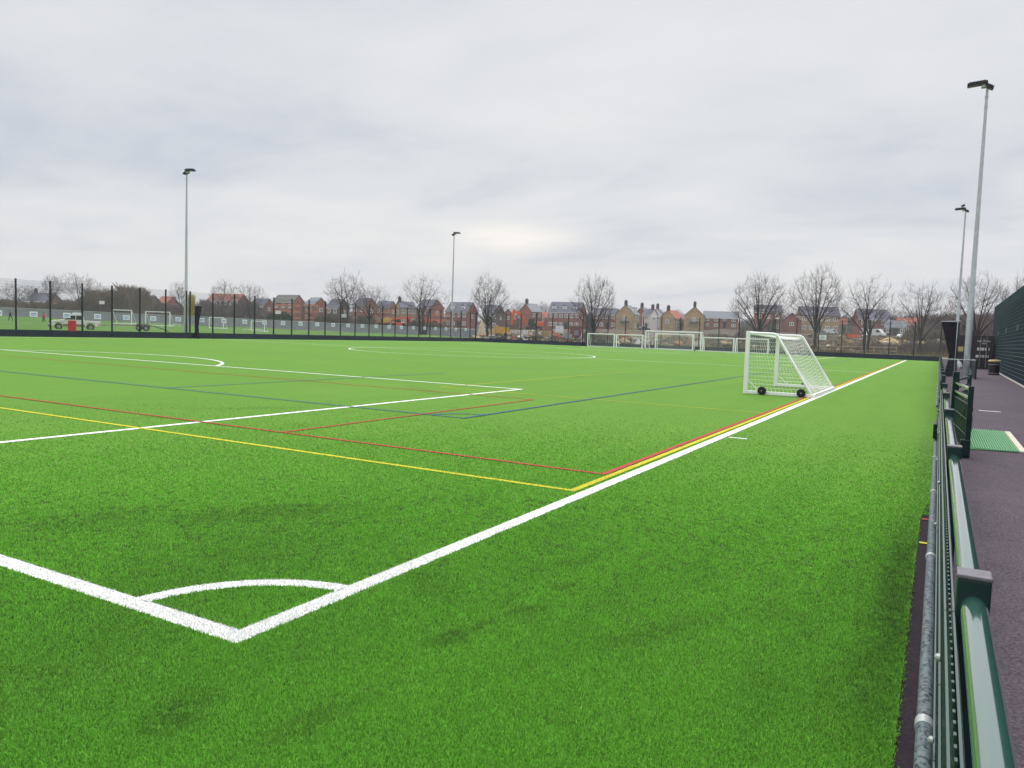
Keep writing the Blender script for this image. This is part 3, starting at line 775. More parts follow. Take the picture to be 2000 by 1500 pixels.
# ------------------------------------------------------------------ hoarding beyond the field
HA, HB = at(-60, 614, 152), at(932, 661.5, 150)
for i in range(1, 8):
    q = i/8; at(-60+992*q, 614+47.5*q, 152-2*q)
hd = thing('hoarding', 'long grey boarded hoarding across the back of the grass field', 'fence', HA, math.atan2(HB.y-HA.y, HB.x-HA.x))
HL = math.hypot(HB.x-HA.x, HB.y-HA.y); n = int(HL/2.4); dz = HB.z-HA.z
for i in range(n):
    x = HL*i/n; w = HL/n; z = dz*(i+.5)/n
    b = MB(); b.box((x+w/2, 0, z+.70), (w-.05, .04, 2.1))
    for j in range(6): b.box((x+w*(j+.5)/6, -.035, z+.70), (w/14, .03, 2.1))
    b.build('hoarding_board', M['hoarding_grey'], hd)
b = MB(); b.poly([(0, -.07, 1.70), (HL, -.07, dz+1.70)], .06, 4); b.poly([(0, -.07, .12), (HL, -.07, dz+.12)], .05, 4); b.build('rail', M['hoarding_rail'], hd)

# ------------------------------------------------------------------ vehicles
def vehicle(name, label, cat, p, rz, prof, glass, width, wheels, paint, group=None, wr=.34, extra=None, s=1.):
    """prof: side outline (x forward is +x), wheels at x; all local metres"""
    t = thing(name, label, cat, p, rz, group)
    MB().prism([(x*s, z*s) for x, z in prof], -width/2, width/2).build('body', M[paint], t, bevel=.05)
    for g in glass:
        for sd in (-1, 1):
            y = sd*(width/2+.004)
            vs = [(x*s, y, z*s) for x, z in g]
            MB().add(vs, [tuple(range(len(vs)))[::sd]]).build('side_window', M['glass_dark'], t)
    for wx in wheels:
        for sd in (-1, 1):
            o = MB().lathe([(wr*.55, -.1), (wr*.95, -.11), (wr, -.06), (wr, .06), (wr*.95, .11), (wr*.55, .1)], 18, (wx*s, sd*(width/2-.09), wr), 'y').build('wheel', M['tyre'], t, smooth=True)
            MB().lathe([(.02, sd*.105), (wr*.58, sd*.10), (wr*.6, sd*.05)], 14, (wx*s, sd*(width/2-.09), wr), 'y').build('rim', M['rim'], o)
    return t
# pickup facing left: local +x is forward, so turned half round
pp_ = at(146, 645, 77)
PR = [(-2.6, .55), (-2.62, 1.05), (-2.55, 1.12), (-.95, 1.14), (-.82, 1.70), (-.55, 1.78), (.35, 1.78), (.62, 1.70), (1.22, 1.16), (2.25, 1.04), (2.55, .88), (2.62, .62), (2.55, .42),
      (2.1, .40), (2.02, .62), (1.78, .82), (1.5, .84), (1.25, .66), (1.16, .40), (-1.1, .42), (-1.2, .66), (-1.42, .84), (-1.72, .84), (-1.98, .66), (-2.05, .46)]
pk = vehicle('pickup_truck', 'muddy silver pickup truck parked behind the side fence', 'pickup', pp_, VIEW+PI+.56, PR,
             [[(-.72, 1.18), (-.12, 1.18), (-.12, 1.66), (-.60, 1.66)], [(-.04, 1.18), (.98, 1.18), (.55, 1.62), (-.04, 1.66)]], 1.78, (1.62, -1.58), 'silver_paint', wr=.37)
b = MB(); b.add([(1.18, -.78, 1.19), (1.18, .78, 1.19), (.66, .70, 1.69), (.66, -.70, 1.69)], [(0, 1, 2, 3)]); b.build('windscreen', M['glass_dark'], pk)
for sd in (-1, 1):
    MB().box((.1, sd*.895, .55), (2.2, .02, .26)).build('sill_mud', M['mud'], pk)
    MB().box((.95, sd*1.0, 1.28), (.1, .16, .16)).build('mirror', M['machine_black'], pk)
    MB().box((2.5, sd*.66, .86), (.2, .34, .18)).build('headlight', M['lamp_glass'], pk, bevel=.03)
    MB().box((-2.6, sd*.78, .9), (.06, .14, .3)).build('tail_light', M['red_sheet'], pk)
    for x in (1.62, -1.58): MB().box((x, sd*.86, .86), (.95, .06, .05)).build('arch_trim', M['machine_black'], pk)
MB().box((2.55, 0, .52), (.2, 1.7, .26)).build('bumper', M['machine_black'], pk, bevel=.04)
MB().box((-.2, 0, 1.90), (.9, 1.0, .12)).build('roof_light_bar', M['sign_white'], pk, bevel=.03)
pk.scale = (.87, .87, .90)
b = MB(); b.box((-1.75, 0, 1.16), (1.5, 1.5, .05)); b.build('bed_cover', M['machine_black'], pk)
# trailer
tp = at(264, 646, 77)
tr = thing('flatbed_trailer', 'empty twin axle flatbed trailer hitched behind the pickup', 'trailer', tp, VIEW+.42)
MB().box((-.15, 0, .55), (3.6, 1.75, .14)).build('bed', M['trailer_metal'], tr)
MB().poly([(-2.0, -.6, .5), (-3.0, 0, .48)], .05, 6).poly([(-2.0, .6, .5), (-3.0, 0, .48)], .05, 6).poly([(-2.9, 0, .48), (-3.35, 0, .5)], .06, 6).build('drawbar', M['trailer_metal'], tr)
for sd in (-1, 1):
    MB().prism([(.05, .62), (.2, .76), (1.2, .76), (1.36, .62)], sd*.9-.12, sd*.9+.12).build('mudguard', M['trailer_metal'], tr)
    for x in (.38, 1.02):
        o = MB().lathe([(.16, -.09), (.28, -.1), (.3, -.05), (.3, .05), (.28, .1), (.16, .09)], 16, (x, sd*.9, .30), 'y').build('wheel', M['tyre'], tr, smooth=True)
        MB().lathe([(.02, sd*.1), (.17, sd*.095), (.18, .0)], 12, (x, sd*.9, .30), 'y').build('rim', M['rim'], o)
b = MB()
for sd in (-.6, .6): b.add([(1.6, sd-.2, .6), (1.6, sd+.2, .6), (3.1, sd+.2, .08), (3.1, sd-.2, .08), (1.6, sd-.2, .54), (1.6, sd+.2, .54), (3.1, sd+.2, .02), (3.1, sd-.2, .02)], [(0, 1, 2, 3), (7, 6, 5, 4), (0, 3, 7, 4), (1, 5, 6, 2), (2, 6, 7, 3)])
b.build('ramp', M['machine_black'], tr)

CARP = [(-2.1, .35), (-2.15, .8), (-1.95, .98), (-1.45, 1.38), (.15, 1.42), (.85, 1.0), (1.95, .86), (2.12, .6), (2.08, .32)]
CARG = [[(-1.5, 1.0), (-.4, 1.0), (-.4, 1.32), (-1.3, 1.32)], [(-.32, 1.0), (.62, 1.0), (.12, 1.32), (-.32, 1.32)]]
VANP = [(-2.4, .35), (-2.42, 2.0), (-2.3, 2.1), (1.0, 2.12), (1.3, 1.95), (1.85, 1.2), (2.45, 1.0), (2.5, .4)]
VANG = [[(.45, 1.2), (1.6, 1.2), (1.15, 1.85), (.45, 1.85)]]
def car(label, x, y, D, turn, paint, van=False, s=1.0):
    return vehicle('parked_van' if van else 'parked_car', label, 'van' if van else 'car', at(x, y, D), VIEW+turn, VANP if van else CARP, VANG if van else CARG, 1.9 if van else 1.75,
                   (1.55, -1.5) if van else (1.3, -1.25), paint, 'vehicles parked by the far houses', s=s)
car('pale silver car parked before the yellow gable house with the bay canopy', 1207, 647, 268, .3, 'silver_paint')
car('dark hatchback parked in front of the slate dormer roofed stone house', 1228, 645, 268, PI-.2, 'car_dark', s=1.15)
car('small dark car parked in front of the red brick gable and white houses', 1258, 646, 270, .5, 'car_dark')
car('long dark van parked in front of the yellow stone gable house with red roof', 1300, 648, 268, PI, 'car_dark', True, 1.05)
car('white car low on the bank under the yellow gable with tall chimney', 1342, 650, 262, .4, 'white_body', s=.7)
car('silver blue car parked before the stone house with two dormers', 1600, 655, 240, PI-.1, 'car_grey')
car('white van parked before the stone house with two dormers', 1622, 653, 243, .15, 'white_body', True, .8)
car('tall white van parked in front of the brick house behind the forked tree', 1710, 658, 225, -.9, 'white_body', True, 1.1)
car('white car beside the tall white van', 1697, 660, 226, .3, 'white_body', s=.8)
car('white car parked on the track near the brown scrub', 1768, 663, 215, .2, 'white_body', s=1.1)
car('grey car parked right of the white car near the brown scrub', 1800, 663, 216, .25, 'car_grey', s=1.05)

# ------------------------------------------------------------------ people on the field
def person(label, x, y, D, coat, face):
    p = at(x, y, D)
    J = [(0, 0, .95), (0, 0, 1.15), (0, .01, 1.42), (0, .02, 1.52), (0, .05, 1.66),
         (.11, 0, .90), (.26, .02, .50), (.38, -.05, .06), (.46, -.05, .04),
         (-.09, 0, .90), (-.16, 0, .50), (-.36, .06, .10), (-.28, .06, .04),
         (.06, .2, 1.40), (-.05, .26, 1.15), (.10, .27, .92), (.06, -.2, 1.40), (.06, -.26, 1.15), (.20, -.25, .94)]
    E_ = [(0, 1), (1, 2), (2, 3), (3, 4), (0, 5), (5, 6), (6, 7), (7, 8), (0, 9), (9, 10), (10, 11), (11, 12), (2, 13), (13, 14), (14, 15), (2, 16), (16, 17), (17, 18)]
    rad = [.14, .14, .15, .06, .10, .09, .07, .05, .04, .09, .07, .05, .04, .07, .055, .04, .07, .055, .04]
    me = bpy.data.meshes.new('person'); me.from_pydata(J, E_, []); o = bpy.data.objects.new('tmp', me); COL.objects.link(o)
    o.modifiers.new('s', 'SKIN'); o.modifiers.new('d', 'SUBSURF').levels = 1
    for i, r_ in enumerate(rad):
        sv = me.skin_vertices[0].data[i]; sv.radius = (r_, r_); sv.use_root = i == 0
    dg = bpy.context.evaluated_depsgraph_get(); nm = bpy.data.meshes.new_from_object(o.evaluated_get(dg)); bpy.data.objects.remove(o)
    nm.materials.clear()
    for k_ in (coat, 'cloth_dark', 'skin'): nm.materials.append(M[k_])
    for f in nm.polygons:
        c = f.center; f.material_index = 2 if c.z > 1.5 else (1 if c.z < .92 else 0); f.use_smooth = True
    t = bpy.data.objects.new('person', nm); COL.objects.link(t); t.location = p; t.rotation_euler = (0, 0, face)
    tag(t, label, 'person', 'people walking on the grass field')
    MB().lathe([(.02, .12), (.09, .09), (.115, 0), (.1, -.06), (.02, -.07)], 10, (-.01, .05, 1.70)).build('hair', M['hair'], t, smooth=True)
person('person in dark clothes striding across the grass field', 20, 627, 128, 'cloth_dark', VIEW+.2)
person('person in a red top and dark trousers walking on the grass field', 86, 631, 132, 'cloth_red', VIEW+PI-.3)

# ------------------------------------------------------------------ houses
WIN = DOOR = None
def window_proto(parent):
    global WIN
    b = MB(); b.box((0, -.05, 0), (1.25, .12, 1.35)); WIN = b.build('window', M['frame_white'], parent)
    g = MB()
    for x in (-.28, .28): g.box((x, -.115, 0), (.34, .02, .95))
    g.build('pane', M['pane_grey'], WIN)
def add_window(parent, x, y, z, rz=0, sx=1., sz=1.):
    global WIN
    if WIN is None:
        window_proto(parent); w = WIN
    else: w = dup(WIN, parent)
    w.location = (x, y, z); w.rotation_euler = (0, 0, rz); w.scale = (sx, 1, sz)
    return w
def house(label, kind, x0, xs, x1, yr, yb, D, wall, roof, rows=2, cols=3, dorm=0, chim=None, gwin=1, turn=None, pitch=42, round_dormer=False, canopy=False, name='house'):
    s = D/FOC; cx = (x0+x1)/2
    p = at(cx, yb, D)
    a, b_ = (xs-x0)*s, (x1-xs)*s
    if kind == 'R':  th = -R(24) if turn is None else turn; w = a/math.cos(th); d = b_/abs(math.sin(th)) if x1 > xs+1 else 8
    else:            th = R(58) if turn is None else turn; w = b_/max(.2, math.cos(th)); d = a/abs(math.sin(th))
    w = max(3.5, min(w, 26)); d = max(4.0, min(d, 11))
    H = (yb-yr)*s; rise = d/2*math.tan(R(pitch)); rise = min(rise, H*.55); ev = H-rise
    t = thing(name, label, 'house', p, VIEW+th, 'houses beyond the far end of the pitch')
    b = MB(); b.prism([(-d/2, -2.), (d/2, -2.), (d/2, ev), (0, H-.04), (-d/2, ev)], -w/2, w/2)
    b.v = [(y, x, z) for x, y, z in b.v]; b.f = [f[::-1] for f in b.f]
    b.build('wall', M[wall], t)
    rf = MB(); e = .35; th_ = .16
    for sd in (-1, 1):
        dz = e*rise/(d/2)
        q = [(-w/2-.2, 0, H), (w/2+.2, 0, H), (w/2+.2, sd*(d/2+e), ev-dz), (-w/2-.2, sd*(d/2+e), ev-dz)]
        q2 = [(x, y, z+th_) for x, y, z in q]
        fs = [(4, 5, 6, 7), (3, 2, 1, 0), (0, 1, 5, 4), (1, 2, 6, 5), (2, 3, 7, 6), (3, 0, 4, 7)]
        rf.add(q+q2, fs if sd < 0 else [f[::-1] for f in fs])
    ro = rf.build('roof', M[roof], t)
    b = MB(); b.box((0, -d/2-e+.02, ev-e*rise/(d/2)+.02), (w+.4, .12, .14)); b.build('gutter', M['frame_white'] if wall != 'stone' else M['car_grey'], t)
    if chim is not None:
        MB().box((chim*(w/2-.5), 0, H+.55), (.75, .95, 2.0)).build('chimney', M['chimney_brick'], ro)
        MB().poly([(chim*(w/2-.5), -.2, H+1.5), (chim*(w/2-.5), -.2, H+1.9)], .13, 6).poly([(chim*(w/2-.5), .2, H+1.5), (chim*(w/2-.5), .2, H+1.9)], .13, 6).build('chimney_pot', M['chimney_brick'], ro)
    fh = ev/max(1, rows)
    for r_ in range(rows):
        for c_ in range(cols):
            x = -w/2+w*(c_+.5)/cols; z = fh*(r_+.55)
            if r_ == 0 and c_ == cols//2:
                MB().box((x, -d/2-.05, 1.05), (1.0, .14, 2.1)).build('door', M['door_dark'], t)
                MB().box((x, -d/2-.35, 2.35), (1.6, .8, .14)).build('porch', M['slate'], t)
            else: add_window(t, x, -d/2, z, 0, min(1., w/cols*.55), min(1., fh*.42))
    side = 1 if kind == 'R' else -1
    for g in range(gwin):
        add_window(t, side*w/2, 0, ev*.72 if g == 0 else ev*.28, PI/2*side, 1., .9)
    if canopy: MB().box((side*(w/2+.5), 0, 2.6), (1.1, 3.0, .5)).build('bay_canopy', M['slate'], t)
    for k in range(dorm):
        x = -w/2+w*(k+.5)/dorm; y = -d/2*.62; z = ev+rise*.34
        dm = MB(); dm.box((x, y+.3, z+.15), (1.5, 1.6, 1.5)); do = dm.build('dormer', M['frame_white'], t)
        if round_dormer: 
            rr_ = MB(); rr_.v = []; rr_.lathe([(.86, -.95), (.86, .95)], 16, (x, y+.3, z+.86), 'y'); rr_.build('dormer_roof', M['slate_pale'], do)
        else: MB().prism([(x-.95, z+.9), (x+.95, z+.9), (x, z+1.5)], y-.6, y+1.4).build('dormer_roof', M[roof], do)
        wd = add_window(t, x, y-.5, z+.15, 0, .8, .75)
    return t
house('long dark roofed house far left behind bare trees', 'R', 52, 108, 122, 573, 612, 270, 'brick_dark', 'slate', 2, 4, 0, -.9)
house('grey roofed house just right of the brown woodland', 'R', 280, 300, 309, 578, 616, 240, 'brick_dark', 'slate', 2, 2)
house('orange brick house left of the tall left mast', 'R', 304, 330, 350, 580, 616, 245, 'brick_orange', 'tile_red', 2, 2)
house('long low red roofed terrace right of the black net', 'R', 404, 476, 486, 575, 616, 255, 'brick_dark', 'tile_red', 2, 6)
house('dark roofed brick house right of the long red roofed terrace', 'R', 490, 522, 534, 584, 620, 250, 'brick', 'slate', 2, 3)
hs1 = house('large grey green roofed house with white gable and three rooflights under scaffold', 'R', 532, 580, 594, 577, 628, 245, 'brick_orange', 'slate_green', 2, 3, 0, None, 0, turn=-R(30))
hs2 = house('slate roofed house with brick gable right of the scaffolded grey green roof', 'R', 593, 618, 640, 582, 628, 245, 'brick_orange', 'slate_pale', 2, 2, 0, None, 1, turn=-R(42))
house('dark house half hidden behind the tall twin stemmed tree', 'R', 640, 665, 680, 585, 632, 240, 'brick_dark', 'slate', 2, 2)
house('house with red brick gable behind the broad low tree', 'R', 688, 716, 737, 583, 634, 250, 'brick_orange', 'slate', 2, 2, 0, None, 1, turn=-R(42))
house('slate roofed orange walled house right of the broad low tree', 'R', 735, 764, 772, 589, 634, 255, 'brick_orange', 'slate', 2, 3)
house('yellow gable house with end chimney left of the three stemmed tree', 'L', 771, 785, 812, 590, 636, 260, 'stone', 'slate', 2, 3, 0, -1., 1, turn=R(35))
house('brick gable house behind the three stemmed tree', 'R', 812, 842, 866, 586, 638, 260, 'brick_orange', 'slate', 2, 2, 0, None, 2, turn=-R(44))
house('slate roofed house with two white dormers beside the far corner mast', 'R', 870, 913, 932, 591, 641, 265, 'brick', 'slate', 2, 4, 2, None, 1, turn=-R(28))
house('dark house hidden behind the round bare tree', 'R', 942, 970, 984, 597, 643, 275, 'brick_dark', 'slate', 2, 3)
house('small brick gable house left of the excavator boom', 'L', 984, 999, 1008, 604, 643, 285, 'brick', 'slate_pale', 2, 1, 0, None, 1, turn=R(62))
house('bright red brick gable house behind the excavator', 'L', 1014, 1036, 1058, 594, 643, 275, 'brick_orange', 'slate_pale', 2, 2, 0, -1., 0, turn=R(46))
house('small pinkish house between two taller brick houses', 'R', 1054, 1066, 1072, 610, 643, 290, 'brick_orange', 'tile_red', 2, 1)
house('three storey brick terrace with three white dormers', 'R', 1069, 1128, 1144, 591, 643, 270, 'brick', 'slate', 2, 6, 3, None, 1, turn=-R(22))
house('brick house right of the trunk at the goal store', 'R', 1158, 1200, 1208, 603, 642, 270, 'brick', 'slate', 2, 4)
house('yellow stone gable house with dormers on its slate roof', 'L', 1201, 1234, 1249, 597, 644, 265, 'stone', 'slate_pale', 2, 2, 2, -1., 1, turn=R(62), canopy=True)
house('narrow red brick gable house left of the white houses', 'L', 1243, 1259, 1266, 601, 644, 285, 'brick', 'slate_pale', 2, 1, 0, -.9, 0, turn=R(55))
house('white rendered house with slate roof', 'R', 1257, 1269, 1279, 604, 644, 275, 'render_white', 'slate', 2, 1, 0, .9, 1, turn=-R(45))
house('narrow white rendered gable house with chimney', 'L', 1276, 1287, 1291, 603, 644, 278, 'render_white', 'slate', 2, 1, 0, -.9, 1, turn=R(70))
house('yellow stone gable house with red tiled roof', 'L', 1287, 1312, 1336, 607, 645, 262, 'stone', 'tile_red', 2, 2, 0, -1., 1, turn=R(48))
house('yellow stone gable house with a tall chimney in the middle of the row', 'L', 1333, 1369, 1377, 600, 645, 258, 'stone', 'slate_pale', 2, 1, 0, -1., 1, turn=R(76), canopy=True)
house('long brick house with slate roof and four white windows', 'R', 1372, 1434, 1442, 609, 641, 258, 'brick', 'slate_pale', 2, 4, 0, None, 1, turn=-R(18))
house('slate roofed house with a round dormer behind the wide spreading tree', 'R', 1470, 1518, 1525, 597, 648, 245, 'brick', 'slate', 2, 3, 2, None, 1, turn=-R(14), round_dormer=True)
house('low brick gable house with garage door between two taller houses', 'L', 1526, 1556, 1566, 612, 650, 245, 'brick', 'slate', 1, 1, 0, None, 1, turn=R(66))
house('stone walled house with slate roof and two round dormers', 'R', 1558, 1628, 1634, 600, 650, 250, 'stone', 'slate', 2, 5, 2, None, 0, turn=-R(10), round_dormer=True)
house('little red roofed house right of the stone house with two dormers', 'R', 1632, 1646, 1652, 622, 652, 250, 'stone', 'tile_red', 1, 2, name='house')
house('tall brick house with round dormers behind the forked tree', 'R', 1668, 1722, 1729, 605, 655, 240, 'brick', 'slate', 2, 3, 2, None, 0, turn=-R(10), round_dormer=True)
house('low blue grey roofed building right of the tall brick house', 'R', 1726, 1760, 1768, 627, 656, 235, 'brick_dark', 'slate_pale', 1, 3)
house('long low red roofed house at the right end of the row', 'R', 1752, 1806, 1812, 622, 656, 235, 'brick_orange', 'tile_red', 1, 5)
# scaffold on the two houses under construction
def scaffold(label, x0, x1, yt, yb, D):
    s = D/FOC; p = at((x0+x1)/2, yb, D); w = (x1-x0)*s; h = (yb-yt)*s
    t = thing('scaffold', label, 'scaffold', p, VIEW-.3, 'orange scaffolds on houses being built')
    k = max(2, int(w/2.2))
    for i in range(k+1): MB().poly([(-w/2+w*i/k, 0, -.5), (-w/2+w*i/k, 0, h)], .05, 5).build('standard', M['steel'], t)
    for z in np.arange(h, .5, -1.9):
        MB().box((0, .2, z), (w, .9, .1)).build('deck', M['timber'], t)
        b = MB(); b.box((0, -.12, z+.35), (w, .05, .4)); b.build('guard_board', M['board_orange'], t)
scaffold('orange boarded scaffold in front of the grey green roofed house', 530, 590, 598, 626, 236)
scaffold('orange boarded scaffold in front of the slate roofed brick gable house', 594, 622, 598, 628, 236)
scaffold('orange boarded scaffold left of the three stemmed tree', 742, 768, 610, 636, 245)
scaffold('orange boarded scaffold under the brick gable behind the three stemmed tree', 836, 888, 616, 640, 250)

# ------------------------------------------------------------------ building site
ex = thing('excavator', 'large orange tracked excavator with raised boom and white panel', 'excavator', at(1042, 645, 205), VIEW+PI+.12)
MB().box((0, 1.1, .45), (4.2, .6, .9)).build('track', M['machine_black'], ex, bevel=.2); MB().box((0, -1.1, .45), (4.2, .6, .9)).build('track', M['machine_black'], ex, bevel=.2)
MB().box((0, 0, .95), (2.4, 1.8, .4)).build('undercarriage', M['machine_black'], ex)
MB().box((-1.6, 0, 1.7), (1.8, 2.6, 1.2)).build('counterweight', M['orange'], ex, bevel=.15)
MB().box((0, -.4, 1.55), (1.6, 1.9, .9)).build('engine_cover', M['machine_black'], ex, bevel=.05)
cb = MB().prism([(.0, 1.2), (1.6, 1.2), (1.75, 2.0), (1.4, 3.1), (.0, 3.1)], .3, 1.3).build('cab', M['machine_black'], ex, bevel=.06)
MB().box((.7, 1.32, 2.4), (1.1, .03, 1.0)).build('cab_window', M['glass_dark'], cb)
bm_ = MB().prism([(.9, 1.5), (1.5, 1.3), (4.6, 4.3), (5.7, 4.6), (5.6, 5.1), (4.2, 4.95)], -.3, .15).build('boom', M['orange'], ex)
MB().prism([(2.5, 3.1), (2.8, 2.9), (4.3, 4.3), (4.15, 4.6)], -.34, -.31).build('boom_panel', M['frame_white'], bm_)
MB().prism([(5.1, 5.4), (5.6, 5.5), (6.0, 4.4), (6.1, 1.3), (5.7, 1.2), (5.3, 3.6)], -.28, .12).build('dipper_arm', M['orange'], ex)
MB().prism([(5.5, 1.35), (6.3, 1.3), (6.6, .7), (6.2, .2), (5.5, .4)], -.6, .4).build('bucket', M['machine_black'], ex)
MB().poly([(3.2, -.1, 2.3), (4.6, -.1, 4.2)], .09, 8).build('hydraulic_ram', M['steel'], ex)

def digger(label, x, y, D, turn, s=1.):
    t = thing('telehandler', label, 'telehandler', at(x, y, D), VIEW+turn, 'orange telehandlers on the building site'); t.scale = (s, s, s)
    MB().box((0, 0, 1.0), (3.8, 1.5, .7)).build('chassis', M['orange'], t, bevel=.1)
    c = MB().prism([(-.6, 1.3), (.6, 1.3), (.5, 2.5), (-.5, 2.5)], .0, .9).build('cab', M['machine_black'], t)
    MB().box((-.2, .92, 1.9), (.7, .03, .8)).build('cab_window', M['glass_dark'], c)
    MB().prism([(-1.9, 1.9), (-1.8, 2.3), (2.9, 3.0), (3.0, 2.6)], -.5, -.1).build('boom', M['orange'], t)
    MB().prism([(2.8, 2.9), (3.3, 2.7), (3.3, 1.2), (3.0, 1.2)], -.5, -.1).build('fork_carriage', M['orange'], t)
    for wx in (-1.3, 1.3):
        for sd in (-1, 1): MB().lathe([(.2, -.2), (.55, -.2), (.6, 0), (.55, .2), (.2, .2)], 14, (wx, sd*.85, .6), 'y').build('wheel', M['tyre'], t)
digger('orange telehandler facing the yellow plant behind the grey hoarding', 778, 640, 200, .2, 1.)
digger('orange telehandler right of the three stemmed tree', 850, 643, 200, PI-.3, .9)
yd = thing('dumper', 'yellow dumper with a raised skip behind the grey hoarding', 'dumper', at(750, 640, 195), VIEW+.2)
MB().box((0, 0, .9), (2.6, 1.4, .5)).build('chassis', M['machine_black'], yd)
MB().prism([(-.2, 1.2), (1.5, 1.4), (1.9, 2.4), (-.6, 2.3)], -.9, .9).build('skip', M['yellow'], yd, bevel=.05)
MB().poly([(-.9, -.6, 1.1), (-.9, -.6, 2.5), (-.9, .6, 2.5), (-.9, .6, 1.1)], .05, 6).build('roll_bar', M['yellow'], yd)
for wx in (-.9, .9):
    for sd in (-1, 1): MB().lathe([(.2, -.2), (.5, -.2), (.55, 0), (.5, .2), (.2, .2)], 14, (wx, sd*.8, .55), 'y').build('wheel', M['tyre'], yd)

def heap(name, label, cat, x0, x1, yt, yb, D, m, seed=1, depth=.7, spiky=0.):
    s = D/FOC; p = at((x0+x1)/2, yb, D); w = (x1-x0)*s/2; h = (yb-yt)*s
    rr = random.Random(seed); b = MB(); n = 22; k = 8; vs = []
    for i in range(k+1):
        f = i/k
        for j in range(n):
            a = 2*PI*j/n; q = (1-f)**.8*(1+.14*math.sin(3*a+seed)+rr.uniform(-.08, .08))
            vs.append((w*q*math.cos(a), w*depth*q*math.sin(a), h*f+rr.uniform(-.06, .06)*h - (.6 if i == 0 else 0)))
    b.add(vs, [(i*n+j, i*n+(j+1) % n, (i+1)*n+(j+1) % n, (i+1)*n+j) for i in range(k) for j in range(n)])
    o = b.build(name, M[m]); o.location = p; o.rotation_euler = (0, 0, VIEW); return tag(o, label, cat)
heap('tarpaulin_heap', 'pointed cream heap under sheeting beside the round bare tree', 'heap', 930, 950, 624, 660, 150, 'tarp_cream', 2, .6)
heap('timber_stack', 'yellowish timber heap right of the round bare tree trunk', 'heap', 956, 984, 634, 655, 165, 'timber', 4, .6)
sk_ = thing('skip', 'yellow orange skip right of the round bare tree', 'skip', at(980, 653, 160), VIEW+.2)
MB().prism([(-1.3, 0.0), (1.1, 0.0), (1.5, 1.5), (-1.6, 1.5)], -.8, .8).build('skip_body', M['yellow'], sk_, bevel=.04); MB().box((0, 0, 1.53), (3.2, 1.7, .1)).build('skip_rim', M['timber'], sk_)
cv = thing('conveyor_boom', 'orange lattice boom lying on the ground before the brick terrace', 'boom', at(1088, 668, 128), VIEW)
b = MB()
for y_ in (-.35, .35):
    for zo in (0, .55): b.poly([(-1.0, y_, 1.55+zo*.6), (1.7, y_, -.1+zo*.6)], .07, 5)
for i in range(9):
    f = i/8; b.poly([(-1.0+2.7*f, -.35, 1.55-1.65*f), (-1.0+2.7*f+.2, .35, 1.8-1.65*f)], .04, 4); b.poly([(-1.0+2.7*f, -.35, 1.55-1.65*f), (-1.0+2.7*f+.15, -.35, 1.85-1.65*f)], .05, 4)
b.build('lattice', M['orange'], cv)
MB().box((-1.15, 0, .8), (.5, .8, 1.7)).build('support', M['timber'], cv)
rc = thing('site_cabin', 'dark red site cabin before the brick terrace', 'cabin', at(1124, 662, 150), VIEW-.1)
MB().box((0, 0, 1.2), (2.3, 2.2, 2.4)).build('cabin_wall', M['cabin_red'], rc); MB().box((0, 0, 2.46), (2.5, 2.4, .12)).build('cabin_roof', M['brick_dark'], rc)
MB().box((.1, -1.12, 1.2), (.9, .05, 1.0)).build('window', M['car_grey'], rc)
heap('rubble_heap', 'low grey rubble heap behind the fence below the excavator', 'heap', 1000, 1052, 657, 670, 135, 'concrete', 7, .4)
heap('earth_heap', 'brown earth heap below the brick terrace', 'heap', 1040, 1090, 655, 668, 140, 'earth', 8, .4)
heap('earth_heap', 'orange brown earth heap behind the small goal left of the largest goal', 'heap', 1200, 1236, 658, 674, 125, 'sand', 9, .4)
heap('sand_heap', 'pale sandy mound between the forked tree and the spreading tree', 'heap', 1712, 1762, 658, 671, 150, 'sand', 11, .5)
heap('white_sack_heap', 'white bagged heap behind the small goal left of the largest goal', 'heap', 1240, 1254, 661, 673, 122, 'render_white', 12, .6)
for i, (x, lab) in enumerate(((1259, 'left of the two upright concrete pipe rings behind the largest goal'), (1269.5, 'right of the two upright concrete pipe rings behind the largest goal'))):
    p = at(x, 675, 120); b = MB(); n = 24; vs = []
    for k_ in range(n):
        a = 2*PI*k_/n
        for r_, y_ in ((.46, -.3), (.46, .3), (.34, .3), (.34, -.3)): vs.append((r_*math.cos(a), y_, .46+r_*math.sin(a)))
    b.add(vs, [(k_*4+q, ((k_+1) % n)*4+q, ((k_+1) % n)*4+(q+1) % 4, k_*4+(q+1) % 4) for k_ in range(n) for q in range(4)])
    o = b.build('pipe_ring', M['render_white']); o.location = p; o.rotation_euler = (0, 0, VIEW); tag(o, lab, 'pipe', 'concrete pipe rings')
sk2 = thing('skip', 'orange skip on the track left of the forked tree', 'skip', at(1664, 661, 190), VIEW)
MB().prism([(-1.1, 0.0), (1.1, 0.0), (1.4, 1.1), (-1.4, 1.1)], -.7, .7).build('skip_body', M['orange'], sk2, bevel=.04); MB().box((0, 0, 1.12), (2.9, 1.5, .1)).build('skip_rim', M['rust'], sk2)
sb = thing('site_board', 'white site board on two posts before the brick terrace', 'sign', at(1092, 660, 180), VIEW, 'white site boards')
for s_ in (-.7, .7): MB().box((s_, 0, 1.1), (.1, .1, 2.4)).build('leg', M['timber'], sb)
MB().box((0, -.08, 2.0), (1.9, .06, 1.6)).build('board', M['sign_white'], sb)
sb = thing('site_board', 'white framed board on a pole inside the largest stored goal', 'sign', at(1270, 676, 118), VIEW, 'white site boards')
MB().box((0, 0, .9), (.08, .08, 1.9)).build('leg', M['steel'], sb); MB().box((0, -.06, 1.7), (.75, .05, .55)).build('board', M['sign_white'], sb)
